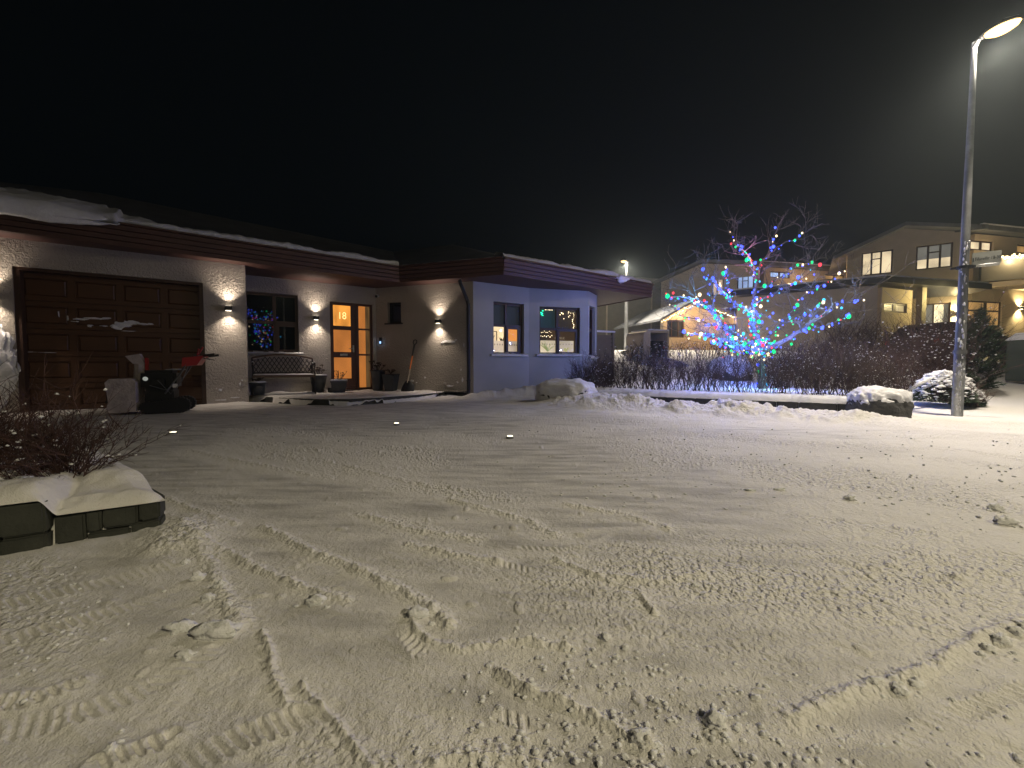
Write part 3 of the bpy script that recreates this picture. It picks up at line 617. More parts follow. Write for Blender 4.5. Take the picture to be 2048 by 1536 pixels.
# snow along the eaves
def snow_strip(p0, p1, up, wf, of, tf, name, parent, n=220, m=12, seed=0):
    p0 = Vector(p0); p1 = Vector(p1); up = Vector(up).normalized(); d = p1-p0; L = d.length; out = -Vector((up.x, up.y, 0)).normalized()
    vs = []; fs = []
    for i in range(n+1):
        s = L*i/n; c = p0+d*(i/n); w = wf(s); o = of(s); t = tf(s)
        ring = [c+up*(-o)+Vector((0, 0, -.004))]
        for j in range(m+1):
            a = j/m; x = -o+(w+o)*a; prof = t*min(1, math.sqrt(max(0, a*5)))*(1-sst_(.75, 1, a)*.97)
            nn = mnoise.noise(Vector((s*2.2+seed, x*3, 1)))*.35+mnoise.noise(Vector((s*9+seed, x*9, 4)))*.18
            q = c+up*x+Vector((0, 0, prof*(1+nn)+.003))
            if a < .15: q = q+out*.02*(1-a/.15)*mnoise.noise(Vector((s*7, 3, 0)))+Vector((0, 0, -.02*(1-a/.15)))
            ring.append(q)
        vs += ring
    k = m+2
    for i in range(n):
        for j in range(k-1): fs.append((i*k+j, i*k+j+1, (i+1)*k+j+1, (i+1)*k+j))
    MB().add(vs, fs).build(name, SNOW, parent, smooth=True)
def sst_(a, b, x): t = min(1, max(0, (x-a)/(b-a))); return t*t*(3-2*t)
upA = (RA0-v3(FA0+adir*1.6)); upA = Vector((-adir.y, adir.x, .42))
nz_ = lambda s, k=0: mnoise.noise(Vector((s, k, 0)))
La = (FA1-FA0x).length; sx = lambda px: (lambda w: w.at(px, 480)[0])(Wall(FA0x, FA1))
s240 = sx(243)
def wA(s): return (1.0+.15*nz_(s*.8)) if s < s240-.25 else .26+.10*nz_(s*1.2)+.05*nz_(s*6)+(1-sst_(s240-.25, s240+.5, s))*.6-.10*sst_(s240+2.5, La, s)
def oA(s): return .12+.06*sst_(s240-2.6, s240-.4, s)+.03*nz_(s*3) if s < s240 else (-.02+.02*nz_(s*4, 5))
def tA(s): return .17+.03*nz_(s) if s < s240-.05 else .085+.03*nz_(s*1.5, 2)+.02*nz_(s*7, 2)
snow_strip(v3(FA0x), v3(FA1), upA, wA, oA, tA, 'snow_cover', HOUSE, 320)
upC = Vector((-(FC1-FB1).normalized().y, (FC1-FB1).normalized().x, .33))
Lc = (FC1-FB1).length
wCx = Wall(FB1, FC1); sdrip = wCx.at(1238, 570)[0]
snow_strip(v3(FB1), v3(FC1), upC, lambda s: .42+.08*nz_(s*1.4), lambda s: .05+.03*nz_(s*5)+.10*math.exp(-((s-sdrip)/.25)**2), lambda s: .085+.03*nz_(s*2, 8)+.05*math.exp(-((s-sdrip+.3)/.4)**2), 'snow_cover', HOUSE, 260, 12, 40)
upB = Vector((.31, .95, .33)); snow_strip(v3(FA1), v3(FB1), upB, lambda s: .10+.03*nz_(s*3), lambda s: -.03, lambda s: .018+.01*nz_(s*5), 'snow_cover', HOUSE, 120, 8, 9)
# hanging lump of snow dripping over the boards
dr = wCx.mb(); dr.blob((sdrip, -.10, TOP-.0), .13, 2, .3, (1.3, .35, .9), 3); dr.blob((sdrip+.16, -.10, TOP+.03), .09, 2, .3, (1.6, .4, .7), 5); dr.build('snow_cover', SNOW, HOUSE, smooth=True)
wAx = Wall(FA0x, FA1); dr = wAx.mb()
vs = []; fs = []; n = 200
for i in range(n+1):
    s = s240-4.6*i/n; e = (.06+.5*sst_(0, .25, 4.6*i/n)+.44*sst_(.1, .9, 4.6*i/n))*(1+.10*nz_(s*3, 8)); dn = .10+.035*nz_(s*1.3, 4)+.012*nz_(s*7, 4)+.04*sst_(0, .8, 4.6*i/n)
    for (yy, zz) in [(.25, .205), (.05, .215), (-.07, .19), (-.15, .13), (-.185, .05), (-.185, -.03), (-.16, -dn), (-.115, -dn-.015), (-.088, -dn+.04)]:
        k_ = 1+.10*nz_(s*2.5, yy*9); vs.append(wAx.w(s, -.085+(yy+.085)*e*k_, TOP+zz*e+.01*nz_(s*6, zz*20)))
for i in range(n):
    for j in range(8): fs.append((i*9+j, i*9+j+1, (i+1)*9+j+1, (i+1)*9+j))
MB().add(vs, fs).build('snow_cover', SNOW, HOUSE, smooth=True)
# ---- downpipe on the wing corner
s, z = WB.at(937, 700, -.07)
dp = WB.mb(); s1, _ = WB.at(925, 560, -.3)
dp.tube([(s1-.02, -.42, SOF-.02), (s1, -.40, SOF-.12), (s-.03, -.08, SOF-.42), (s, -.075, SOF-.55), (s, -.075, .16), (s, -.12, .06)], .042, 10)
for zz in (2.1, 1.1, .4): dp.tube([(s, -.075, zz), (s, -.075, zz+.03)], .05, 10)
dp.build('downpipe', M_DARK, HOUSE)
# snow spattered on the walls
spz = WG.mb()
for (px, py, w, h) in [(440, 780, .035, .03), (446, 776, .015, .012), (433, 777, .01, .01), (480, 768, .02, .05), (484, 760, .03, .02), (478, 780, .015, .02), (470, 795, .12, .015), (440, 800, .12, .012)]:
    s, z = WG.at(px, py, 0); spz.blob((s, 0, z), 1, 2, .5, (w*.7, .012, h*.7), px, 3)
spz.build('snow_patch', SNOW, HOUSE)
spz = WB.mb()
for (px, py, w, h) in [(893, 683, .12, .035), (904, 684, .13, .03), (884, 686, .05, .05), (912, 680, .05, .02), (825, 762, .06, .04), (833, 765, .03, .02), (850, 755, .03, .03), (890, 766, .06, .015), (925, 760, .03, .07), (922, 740, .02, .03), (900, 772, .1, .03), (928, 690, .01, .05), (915, 765, .03, .03)]:
    s, z = WB.at(px, py, 0); spz.blob((s, 0, z), 1, 2, .5, (w*.8, .016, h*.8), px, 3)
spz.build('snow_patch', SNOW, HOUSE)
s, z = WG.at(12, 700, 0)
jl = WG.mb(); jl.blob((s-.30, -.0, .80), 1, 5, .12, (.40, .045, .80), 3, 5); jl.build('snow_patch', SNOW, HOUSE, smooth=True)

# ---- porch slab with a snow sheet on it
def px_on(pts, z): return [tuple(G(px, py, z).xy) for px, py in pts]
por = [tuple((gcorner+gperp*.0+AD*.02).xy), tuple((gcorner+Vector((.0, -.02))).xy)]
edge = px_on([(500, 790), (560, 794), (640, 797), (700, 797), (760, 794), (830, 789), (880, 784), (928, 780)], .13)
inner = [tuple(CQ+Vector((-.12, .0))), tuple(CBk), tuple(WR.w(WR.L-3.3, 0, 0).xy), tuple((gcorner+gperp*.9))]
pr = MB(); pr.prism(edge+inner, -.05, .115)
po = pr.build('porch_step', M_STONE); tag(po, 'low dark stone porch step along the front door, dusted with snow', 'step')
sm = MB(); ne = 60; vs = []; fs = []
def lerp_poly(pts, t):
    L = [0]
    for a, b in zip(pts, pts[1:]): L.append(L[-1]+math.dist(a, b))
    s = t*L[-1]
    for i in range(len(pts)-1):
        if s <= L[i+1] or i == len(pts)-2:
            k = (s-L[i])/(L[i+1]-L[i]); return Vector(pts[i]).lerp(Vector(pts[i+1]), k)
ip = [inner[3], inner[2], inner[1], inner[0]]
nj = 26; ni = 500
for i in range(ni+1):
    a = lerp_poly(edge, i/ni); b = lerp_poly(ip, i/ni)
    for j in range(nj+1):
        t = j/nj; p = a.lerp(b, t); e = min(1, j/2.0)
        z = .118+.028*e*(.6+.5*mnoise.noise(Vector((p.x*3, p.y*3, 0))))+.012*mnoise.noise(Vector((p.x*14, p.y*14, 2)))+.05*sst_(.8, 1, t)*max(0, mnoise.noise(Vector((p.x*2.5, p.y*2.5, 7)))+.3)
        if j == 0: q_ = sst_(-.25, .15, mnoise.noise(Vector((i*.025, 0, 0)))+.25*mnoise.noise(Vector((i*.11, 0, 0)))+abs(i/ni-.35)*.5-.02); z = .112-.115*q_; p = p+Vector((.0, -.12))*q_+Vector((0, .01))*mnoise.noise(Vector((i*.2, 5, 0)))
        vs.append((p.x, p.y, z))
for i in range(ni):
    for j in range(nj): fs.append((i*(nj+1)+j, i*(nj+1)+j+1, (i+1)*(nj+1)+j+1, (i+1)*(nj+1)+j)[::-1])
sm.add(vs, fs).build('snow_cover', SNOWG, po, smooth=True)
PZ = .14
# ================================================================== wall lamps
LAMPG = emitter('lamp_glow', (1.0, .86, .66), 6)
def wall_lamp(wl, px, py, label, grp='up and down lamps on the house walls', scale=1.0, power=None, col=(1.0, .83, .66)):
    s, z = wl.at(px, py, -.05); w = wl.w(s, 0, z); t = thing('wall_lamp', label, 'wall lamp', w, 0, grp)
    m = wl.mb(); k = scale
    m.box(s-.055*k, s+.055*k, -.03, 0, z-.03*k, z+.03*k); m.build('bracket', M_BLACK, t)
    bd = wl.mb(); sh = [(s-.06*k, -.13, z-.045*k), (s+.06*k, -.13, z-.045*k), (s+.06*k, -.03, z-.045*k), (s-.06*k, -.03, z-.045*k)]
    bd.hull(sh, [(a, b, z+.045*k) for a, b, c in sh]); bd.build('lamp_housing', M_BLACK, t)
    for q in (-1, 1):
        g = wl.mb(); g.box(s-.045*k, s+.045*k, -.118, -.042, z+q*.0465*k-.001, z+q*.0465*k+.001); g.build('lens', LAMPG, t)
        pp = wl.w(s, -.115, z+q*.052*k); dd = wl.w(s, -.05, z+q*1.0)-wl.w(s, -.115, z)
        pw = power or P_WALL
        light('SPOT', 'lamp_beam', pp, pw*(1.15 if q < 0 else 1), col, .02, t, (104, .95), dd)
    return t
wall_lamp(WG, 457, 617, 'small black up and down lamp on the pier between garage door and window')
wall_lamp(WR, 632, 636, 'small black up and down lamp between the dark window and front door')
wall_lamp(WB, 877, 643, 'small black up and down lamp above the leaning snow shovel')
wall_lamp(WG, -22, 588, 'small black up and down lamp left of the garage door, just outside the frame')
# doorbell and camera
s, z = WB.at(761.5, 685, 0); db = thing('doorbell', 'small doorbell panel with a glowing blue-white button beside the front door', 'doorbell', WB.w(s, 0, z))
WB.mb().bbox(s-.045, s+.045, -.02, 0, z-.05, z+.13, .006).build('body', M_BLACK, db); WB.mb().bbox(s-.026, s+.026, -.026, -.0205, z-.03, z+.03, .002).build('button', emitter('bell_glow', (.35, .6, 1.0), 1.6), db)
light('POINT', 'bell_light', WB.w(s, -.06, z), .12, (.4, .6, 1), .02, db)
s, z = WB.at(756, 592, 0); sc = thing('security_camera', 'small white dome security camera high in the corner above the door', 'camera', WB.w(s, 0, z))
m = WB.mb(); m.tube([(s, 0, z), (s, -.05, z)], .035, 12); m.build('mount', M_WHITE, sc); m = WB.mb(); m.blob((s, -.075, z-.02), .035, 2, 0); m.build('lens', M_BLACK, sc)

# ================================================================== STREET LAMPS
def street_lamp(base, h, head_dir, label, power, r0=.062, r1=.028, arm=.25, sign=False, headL=.46, emi=4, aim=(.06, -.28, -1), cone=156, lcol=(1.0, .88, .70)):
    t = thing('street_lamp', label, 'street lamp', base, 0, 'street lamps')
    b = Vector(base); m = MB()
    m.tube([b+Vector((0, 0, -.1)), b+Vector((0, 0, 1.0)), b+Vector((0, 0, 1.02)), b+Vector((0, 0, h*.6)), b+Vector((0, 0, h))], [r0*1.02, r0, r0*.95, (r0+r1)/2, r1], 16)
    m.build('pole', M_GALV, t, smooth=True)
    hd = Vector(head_dir).normalized(); side = hd.cross(Vector((0, 0, 1))).normalized(); up = side.cross(hd)
    top = b+Vector((0, 0, h)); a = MB(); a.tube([top+Vector((0, 0, -.08)), top+hd*arm*.5, top+hd*arm], [r1*1.15, r1*.9, r1*.8], 10); a.build('arm', M_GALV, t, smooth=True)
    c0 = top+hd*(arm*.9)
    def ring(k, w, hh, dz): c = c0+hd*k; return [c+side*w*math.cos(q*math.pi/5)+up*(dz+hh*max(0, math.sin(q*math.pi/5))) for q in range(10)]
    sh = MB(); rings = [ring(0, .05, .04, .0), ring(headL*.25, .11, .08, .0), ring(headL*.7, .13, .085, 0), ring(headL, .07, .04, 0)]
    for x, y in zip(rings, rings[1:]): sh.hull(x, y)
    sh.build('lamp_head', M_DARK, t, smooth=False)
    ln = MB(); cc = c0+hd*headL*.55-up*.005; pts = []
    for k in range(16):
        q = 2*math.pi*k/16; pts.append(cc+hd*math.cos(q)*headL*.46+side*math.sin(q)*.12)
    ln.hull([p-up*.065+(cc-p)*.45 for p in pts], [p-up*.03+(cc-p)*.08 for p in pts]); ln.hull([p-up*.0301+(cc-p)*.08 for p in pts], pts); ln.build('lens', emitter('street_lamp_glow', (1.0, .66, .27), emi), t)
    light('SPOT', 'street_light', cc-up*.12, power, lcol, .09, t, (cone, 1.0), aim)
    light('POINT', 'street_glow_fill', cc-up*.12, power*.16, lcol, .09, t)  # extra point light added for an even glow round the head
    return t
PB = (6.68, 5.98, hz(6.68, 5.98))
lp_top = P(1953, 84, 5.98)
hdir = P(2036, 40, 5.55)-lp_top
SL = street_lamp(PB, lp_top.z-PB[2], hdir, 'tall grey street lamp with a street name sign and snow stuck down its pole', P_STREET, arm=.09, headL=.40)
# snow plastered on the pole
rs = random.Random(5); m = MB()
for i in range(80):
    z = rs.choice([rs.uniform(.05, 1.9), rs.uniform(.1, 1.2), rs.uniform(1.9, 2.6)]); a = R(rs.gauss(232, 18)); r = .066-.007*z/2
    m.blob((PB[0]+r*math.cos(a), PB[1]+r*math.sin(a), PB[2]+z), rs.uniform(.006, .02), 1, .5, (.5, .8, rs.uniform(.9, 2.6)), i)
m.build('snow_patch', SNOW, SL)
m = MB(); m.tube([(PB[0], PB[1], PB[2]+.93), (PB[0], PB[1], PB[2]+.99)], .074, 16); m.build('collar', M_GALV, SL)
# the street name sign, clamped to the pole
sz = P(1937, 535, 5.98).z
ss = thing('street_sign', 'grey street name sign reading Fífuvellir 18-30 clamped to the lamp pole', 'street sign', (PB[0], PB[1], sz))
sdir = (P(1990, 520, 5.80)-P(1937, 520, 5.95)); sdir.z = 0; sdir.normalize(); sn_ = Vector((sdir.y, -sdir.x, 0))     # faces the viewer
SMX = Matrix(((sdir.x, -sn_.x, 0, PB[0]), (sdir.y, -sn_.y, 0, PB[1]), (0, 0, 1, sz), (0, 0, 0, 1)))
M_SIGN = M('sign_face', (.34, .35, .33), .35, metal=.2, var=.06, vscale=20); M_INK = M('sign_ink', (.02, .025, .03), .5)
MB(SMX.copy()).bbox(.075, .36, -.010, .0, .015, .195, .004).build('panel', M_SIGN, ss)
text_obj('lettering', 'Fífuvellir 18-30', .058, M_INK, SMX @ Matrix.Translation((.228, -.0115, .10)) @ Matrix.Rotation(R(90), 4, 'X') @ Matrix.Scale(1.1, 4, (0, 1, 0)) @ Matrix.Scale(.72, 4, (1, 0, 0)), ss, org=(PB[0], PB[1], sz))
m = MB(SMX.copy()); m.box(.082, .094, -.0125, -.0105, .06, .12); m.build('marker', M_INK, ss)
m = MB(SMX.copy()); m.bbox(.07, .345, -.02, .012, -.015, .012, .004); m.build('rail', M('pale_rail', (.5, .5, .48), .5), ss)
m = MB(SMX.copy()); m.tube([(0, 0, -.02), (0, 0, .02)], .085, 16); m.bbox(.05, .115, -.028, .028, -.02, .02, .004); m.bbox(-.14, -.05, -.02, .02, -.015, .015, .004); m.build('clamp', M_DARK, ss)
m = MB(SMX.copy()); m.blob((.22, -.004, .016), 1, 2, .3, (.12, .014, .012), 3, 3); m.build('snow_patch', SNOW, ss)
L2 = P(1254, 524, 20); g2 = hz(L2.x, L2.y)
SL2 = street_lamp((L2.x, L2.y, g2), L2.z-g2, P(1236, 519, 19.2)-P(1254, 524, 20), 'distant street lamp standing behind the wing roof and hedge', P_STREET2, r0=.1, r1=.06, arm=.1, headL=.5, emi=3)

street_lamp((4.6, -4.2, 0), 5.6, (-.4, .6, .1), 'street lamp added behind the viewer to light the foreground snow, outside the picture', P_FILL, aim=(-.45, .30, -1), cone=106, lcol=(1.0, .88, .55))  # unseen lamp added to brighten the foreground
# ================================================================== PLANTER (front left)
PL = thing('planter_wall', 'low dark block planter wall in the front left corner, capped with snow', 'planter', (PC.x, PC.y, 0))
PM = Matrix(((PU.x, PV.x, 0, PC.x), (PU.y, PV.y, 0, PC.y), (0, 0, 1, 0), (0, 0, 0, 1)))
def blk(u0, u1, z0, z1, v0=-.035, v1=.09, b=.008):
    m = MB(); bm = bmesh.new(); bmesh.ops.create_cube(bm, size=1)
    for v in bm.verts: v.co = Vector((u0+(v.co.x+.5)*(u1-u0), v0+(v.co.y+.5)*(v1-v0), z0+(v.co.z+.5)*(z1-z0)))
    bmesh.ops.bevel(bm, geom=bm.edges[:], offset=b, segments=2, affect='EDGES'); bmesh.ops.subdivide_edges(bm, edges=bm.edges[:], cuts=2, use_grid_fill=True)
    for v in bm.verts: v.co += Vector([.003*mnoise.noise(v.co*30+Vector((k*9, 0, 0))) for k in range(3)])
    bm.verts.index_update(); m.add([PM @ v.co for v in bm.verts], [tuple(v.index for v in f.verts) for f in bm.faces]); bm.free()
    m.build('block', M_BLOCK, PL, smooth=False)
for u0, u1, z0, z1 in [(.000, .072, .045, .128), (.076, .190, .035, .126), (.194, .240, .03, .124), (.244, .335, .0, .122), (.0, .10, -.04, .041), (.104, .240, -.04, .028), ]: blk(u0, u1, z0, z1)
blk(.345, .47, .07, .205, -.075, .10); blk(.345, .47, -.06, .066, -.075, .10); blk(.474, .60, .05, .205, -.075, .10); blk(.474, .60, -.06, .046, -.075, .10)
for i in range(8):        # side wall going back
    m = MB(); v0 = .095+i*.2; m.bbox(-.033, .07, v0, v0+.195, -.05, .128, .008); 
    QD = Vector((-.82, .57)); QM = Matrix(((-.57, QD.x, 0, PC.x), (-.82, QD.y, 0, PC.y), (0, 0, 1, 0), (0, 0, 0, 1))); mm = MB(); mm.add([QM @ Vector(p) for p in m.v], m.f); mm.build('block', M_BLOCK, PL)
# rounded snow blanket over blocks and bed
nu_, nv_ = 330, 130; tt, vv = np.meshgrid(np.linspace(0, 1.9, nu_), -.047+np.linspace(0, 1, nv_)**1.6*1.2, indexing='ij'); u0_ = (-.008+.393*vv)/.918
step = sst(.325, .365, u0_+tt+.02*(fbm(vv*8, tt*3, 2, 5)-.5)); back = 1-sst(.10, .30, vv); uu = u0_+tt
vv2 = vv-.042*step*(1-sst(0, .2, vv+.047)); e1_ = .918*tt; e2_ = vv+.047; ed_ = np.clip(.075-np.hypot(np.clip(.075-e1_, 0, None), np.clip(.075-e2_, 0, None)), 0, None)+.0001+0*tt; ed_ = np.where((e1_ > .075) & (e2_ > .075), .075, ed_)
lump = .8+.55*fbm(uu*5, vv*5, 3, 12); zz = .126+.079*step*back+.055*(1-back)*1+(.052*lump)*np.sqrt(np.clip(ed_/.075, 0, 1))+.022*(fbm(uu*10, vv*10, 3, 15)-.5)*np.clip(ed_/.03, 0, 1)+.006*(fbm(uu*40, vv*40, 3, 16)-.5)*np.clip(ed_/.03, 0, 1)
zz = zz-.03*np.exp(-((uu-.345)/.03)**2)*np.clip(ed_/.03, 0, 1)
vs = [PM @ Vector((float(a_), float(b_), float(c_))) for a_, b_, c_ in zip(uu.ravel(), vv2.ravel(), zz.ravel())]
fs = [(i*nv_+j, (i+1)*nv_+j, (i+1)*nv_+j+1, i*nv_+j+1) for i in range(nu_-1) for j in range(nv_-1)]
cap = MB(); cap.v = [tuple(p) for p in vs]; cap.f = fs; cap.build('snow_cover', SNOWG, PL, smooth=True)

# ================================================================== twiggy shrubs
def twig_mass(stems, mat, rnd, name='twigs', parent=None, snow=None, rad=.006, depth=2, kids_=(3, 5), snow_r=.008, spread=.5, upb=.25, sn_p=.5, label=None):
    m = MB(); sm = MB(); nsn = 0
    def grow(p, d, L, r, k):
        nonlocal nsn
        pts = [p]; q = p; dd = d.copy(); n = 4
        for i in range(n):
            dd = (dd+Vector((rnd.gauss(0, .16), rnd.gauss(0, .16), rnd.gauss(0, .1)+upb*.2))).normalized(); q = q+dd*L/n; pts.append(q)
        m.tube(pts, [r*(1-.16*i) for i in range(n+1)], 3, cap=False)
        if snow and rnd.random() < sn_p:
            s = rnd.choice(pts[1:]); sm.blob(s+Vector((0, 0, r+snow_r*.4)), snow_r*rnd.uniform(.5, 1.3), 1, .4, (1.2, 1.2, .8), rnd.random()*9); nsn += 1
        if k > 0:
            for _ in range(rnd.randint(*kids_)):
                i = rnd.randint(1, n); a = (dd+Vector((rnd.gauss(0, spread), rnd.gauss(0, spread), rnd.gauss(.1, spread*.7)))).normalized()
                grow(pts[i], a, L*rnd.uniform(.4, .75), r*.62, k-1)
    for (p, d, L) in stems: grow(Vector(p), Vector(d).normalized(), L, rad, depth)
    o = m.build(name, mat, parent)
    if snow and sm.v: sm.build('snow_cover', SNOW, parent)
    return o
rnd = random.Random(3)
# front-left bush
b0 = thing('bare_shrub', 'bare red-brown shrub with snow-dusted twigs spilling over the block planter', 'shrub', (PC.x-.45, PC.y+.15, .2), 0, 'bare shrubs')
stems = []
for (u, v, n, L0) in [(.42, .34, 60, .29), (.75, .55, 50, .34), (.95, .45, 40, .36), (1.0, .85, 36, .40), (1.25, .7, 30, .45)]:
    for i in range(n):
        c = PM @ Vector((u+rnd.gauss(0, .05), v+rnd.gauss(0, .05), .17)); a = rnd.uniform(0, 6.28); tl = abs(rnd.gauss(.0, .75))
        stems.append((c, (math.cos(a)*tl, math.sin(a)*tl, 1), L0*rnd.uniform(.55, 1.15)))
twig_mass(stems, M_TWIGR, rnd, 'twigs', b0, True, .0034, 2, (4, 6), .006, .5, .1, .04)
m = MB(); 
for i in range(110):
    a = rnd.uniform(.45, 1.1); bb = rnd.uniform(.10, .45); c = PM @ Vector((a, bb, .22+abs(rnd.gauss(0, .03)))); m.blob(c, rnd.uniform(.008, .028), 1, .35, (1.3, 1, .75), i)
m.build('snow_clump', SNOW, b0)
# the long hedge in the garden
def hedge(t0, t1, d0, d1, h0, h1, n, label, mat, seed, snow_r=.011, sn_p=.55, rad=.006, zb=.2, line=(GA, GD, GN), lean=.35, dep=2):
    A, D, N = line; r = random.Random(seed); stems = []
    for i in range(n):
        t = r.uniform(t0, t1); d = r.uniform(d0, d1); c = A+D*t+N*d; k = (t-t0)/(t1-t0); e = min(1, (t-t0)/.5+.45, (t1-t)/.5+.5)
        h = (h0+(h1-h0)*k)*e*r.uniform(.78, 1.05)*(1+.12*mnoise.noise(Vector((t*2, 0, seed)))); z = max(hz(c.x, c.y)-.02, zb-.05)
        stems.append(((c.x, c.y, z), (r.gauss(0, lean), r.gauss(0, lean*.6), 1), h*.72))
    c = A+D*((t0+t1)/2)+N*((d0+d1)/2)
    o = thing('hedge', label, 'hedge', (c.x, c.y, .2)); twig_mass(stems, mat, r, 'twigs', o, True, rad, dep, (3, 5), snow_r, .42, .3, sn_p); return o
hedge(-1.35, GLEN+.55, .35, .95, .72, .80, 600, 'low bare brown hedge with frosted twig tips running behind the snowy garden wall', M_TWIG, 4, zb=.26, sn_p=.10, snow_r=.0075, rad=.0055)
hedge(2.5, 5.0, 2.6, 3.5, 1.15, .7, 230, 'tall dark reddish bare hedge on the right, behind the lit tree', M_TWIGR, 8, zb=.3, sn_p=.03, snow_r=.01, rad=.008, lean=.3)
# end shrub with arching twigs in front of the wing
sb = thing('bare_shrub', 'small bare arching shrub in front of the wing corner, left end of the hedge', 'shrub', (1.55, 8.9, .2), 0, 'bare shrubs')
c = P(1205, 765, 8.7); stems = [((c.x+rnd.gauss(0, .12), c.y+rnd.gauss(0, .1), .2), (rnd.gauss(-.35, .5), rnd.gauss(0, .3), 1), rnd.uniform(.3, .55)) for _ in range(34)]
twig_mass(stems, M_TWIG, rnd, 'twigs', sb, True, .005, 2, (2, 4), .009, .4, .2, .2)
# ---- garden wall: dark stones with a snow lip
GW = thing('garden_wall', 'low dark stone garden edging under a band of snow, in front of the hedge', 'garden wall', (GA.x, GA.y, 0))
GM = Matrix(((GD.x, GN.x, 0, GA.x), (GD.y, GN.y, 0, GA.y), (0, 0, 1, 0), (0, 0, 0, 1)))
t = -1.0; rr = random.Random(2)
while t < GLEN+.15:
    w = rr.uniform(.22, .5); m = MB(); m.bbox(t, t+w-.008, -.05+rr.uniform(-.01, .01), .12, -.05, .165+rr.uniform(-.008, .004), .015)
    mm = MB(); mm.add([GM @ Vector(p) for p in m.v], m.f); mm.build('stone', M_STONE, GW); t += w
cap = MB(); n = 300; vs = []; fs = []; mj = 9
for i in range(n+1):
    t = -1.05+(GLEN+1.25)*i/n
    for j in range(mj+1):
        a = j/mj; v = -.075+.22*a+.02*mnoise.noise(Vector((t*3, 0, 1))); z = .172+.10*math.sqrt(min(1, a*2.5+.02))*(1+.25*mnoise.noise(Vector((t*4, v*9, 3)))+.12*mnoise.noise(Vector((t*16, v*20, 3))))
        if j == 0: z = .160+.008*mnoise.noise(Vector((t*9, 4, 0)))
        if j == mj: z = .2
        vs.append(GM @ Vector((t, v, z)))
for i in range(n):
    for j in range(mj): fs.append((i*(mj+1)+j, (i+1)*(mj+1)+j, (i+1)*(mj+1)+j+1, i*(mj+1)+j+1))
cap.add(vs, fs); cap.build('snow_cover', SNOW, GW, smooth=True)

# ================================================================== boulders
def boulder(c, sx, sy, h, label, seed, snow_h=.1, rz=0, cover=1.0, rockmat=None):
    t = thing('boulder', label, 'boulder', c, 0); bm = bmesh.new(); bmesh.ops.create_icosphere(bm, subdivisions=5, radius=1); o = Vector((seed*3.3, seed, 0))
    fs = None; rv = []
    for v in bm.verts:
        p = v.co.copy(); k = 1+.18*mnoise.noise(p*1.1+o)+.10*mnoise.noise(p*3+o)+.05*mnoise.noise(p*8+o)+.02*mnoise.noise(p*18+o)
        q = Vector((p.x*k, p.y*k, p.z*k)); f = 1.35
        q = Vector((math.copysign(abs(q.x)**.8, q.x), math.copysign(abs(q.y)**.8, q.y), math.copysign(abs(q.z)**.75, q.z)))
        rv.append(q)
    ca, sa = math.cos(rz), math.sin(rz)
    def W_(q, s=1, dz=0): x = q.x*sx*s; y = q.y*sy*s; return (c[0]+x*ca-y*sa, c[1]+x*sa+y*ca, c[2]+max(-.3, q.z)*h*.75+h*.18+dz)
    fs = [tuple(v.index for v in f.verts) for f in bm.faces]
    MB().add([W_(q) for q in rv], fs).build('rock', rockmat or M_STONE, t, smooth=True)
    sv = []
    for q, v in zip(rv, bm.verts):
        nzv = v.co.z+.22*mnoise.noise(v.co*2.2+o)+.2*mnoise.noise(v.co*5+o)+(.12 if v.co.y > 0 else 0)
        e = sst_(-.05+(1-cover)*.4, .42+(1-cover)*.3, nzv+.25*mnoise.noise(v.co*11+o)); snow_h_ = snow_h; sv.append(W_(q, .97+.06*e, (snow_h*e*(1+.3*mnoise.noise(v.co*4+o)+.25*mnoise.noise(v.co*13+o)))-.012*(1-e)-.01))
    MB().add(sv, fs).build('snow_cover', SNOW, t, smooth=True); bm.free(); return t
q = G(1778, 836); boulder((q.x+.06, q.y+.27, 0), .38, .33, .42, 'broad dark boulder under a thick cap of snow, left of the street lamp', 2, .06, -.3, .30)
q = G(1120, 826); boulder((1.12, 8.2, 0), .62, .45, .50, 'big rounded boulder wholly caked in beige snow at the left end of the garden wall', 5, .05, -.5, 1.9)
boulder((5.75, 10.5, .35), .5, .4, .62, 'large snow-capped boulder just behind the lit tree trunk and the hedge', 7, .12, .2, 1.3)

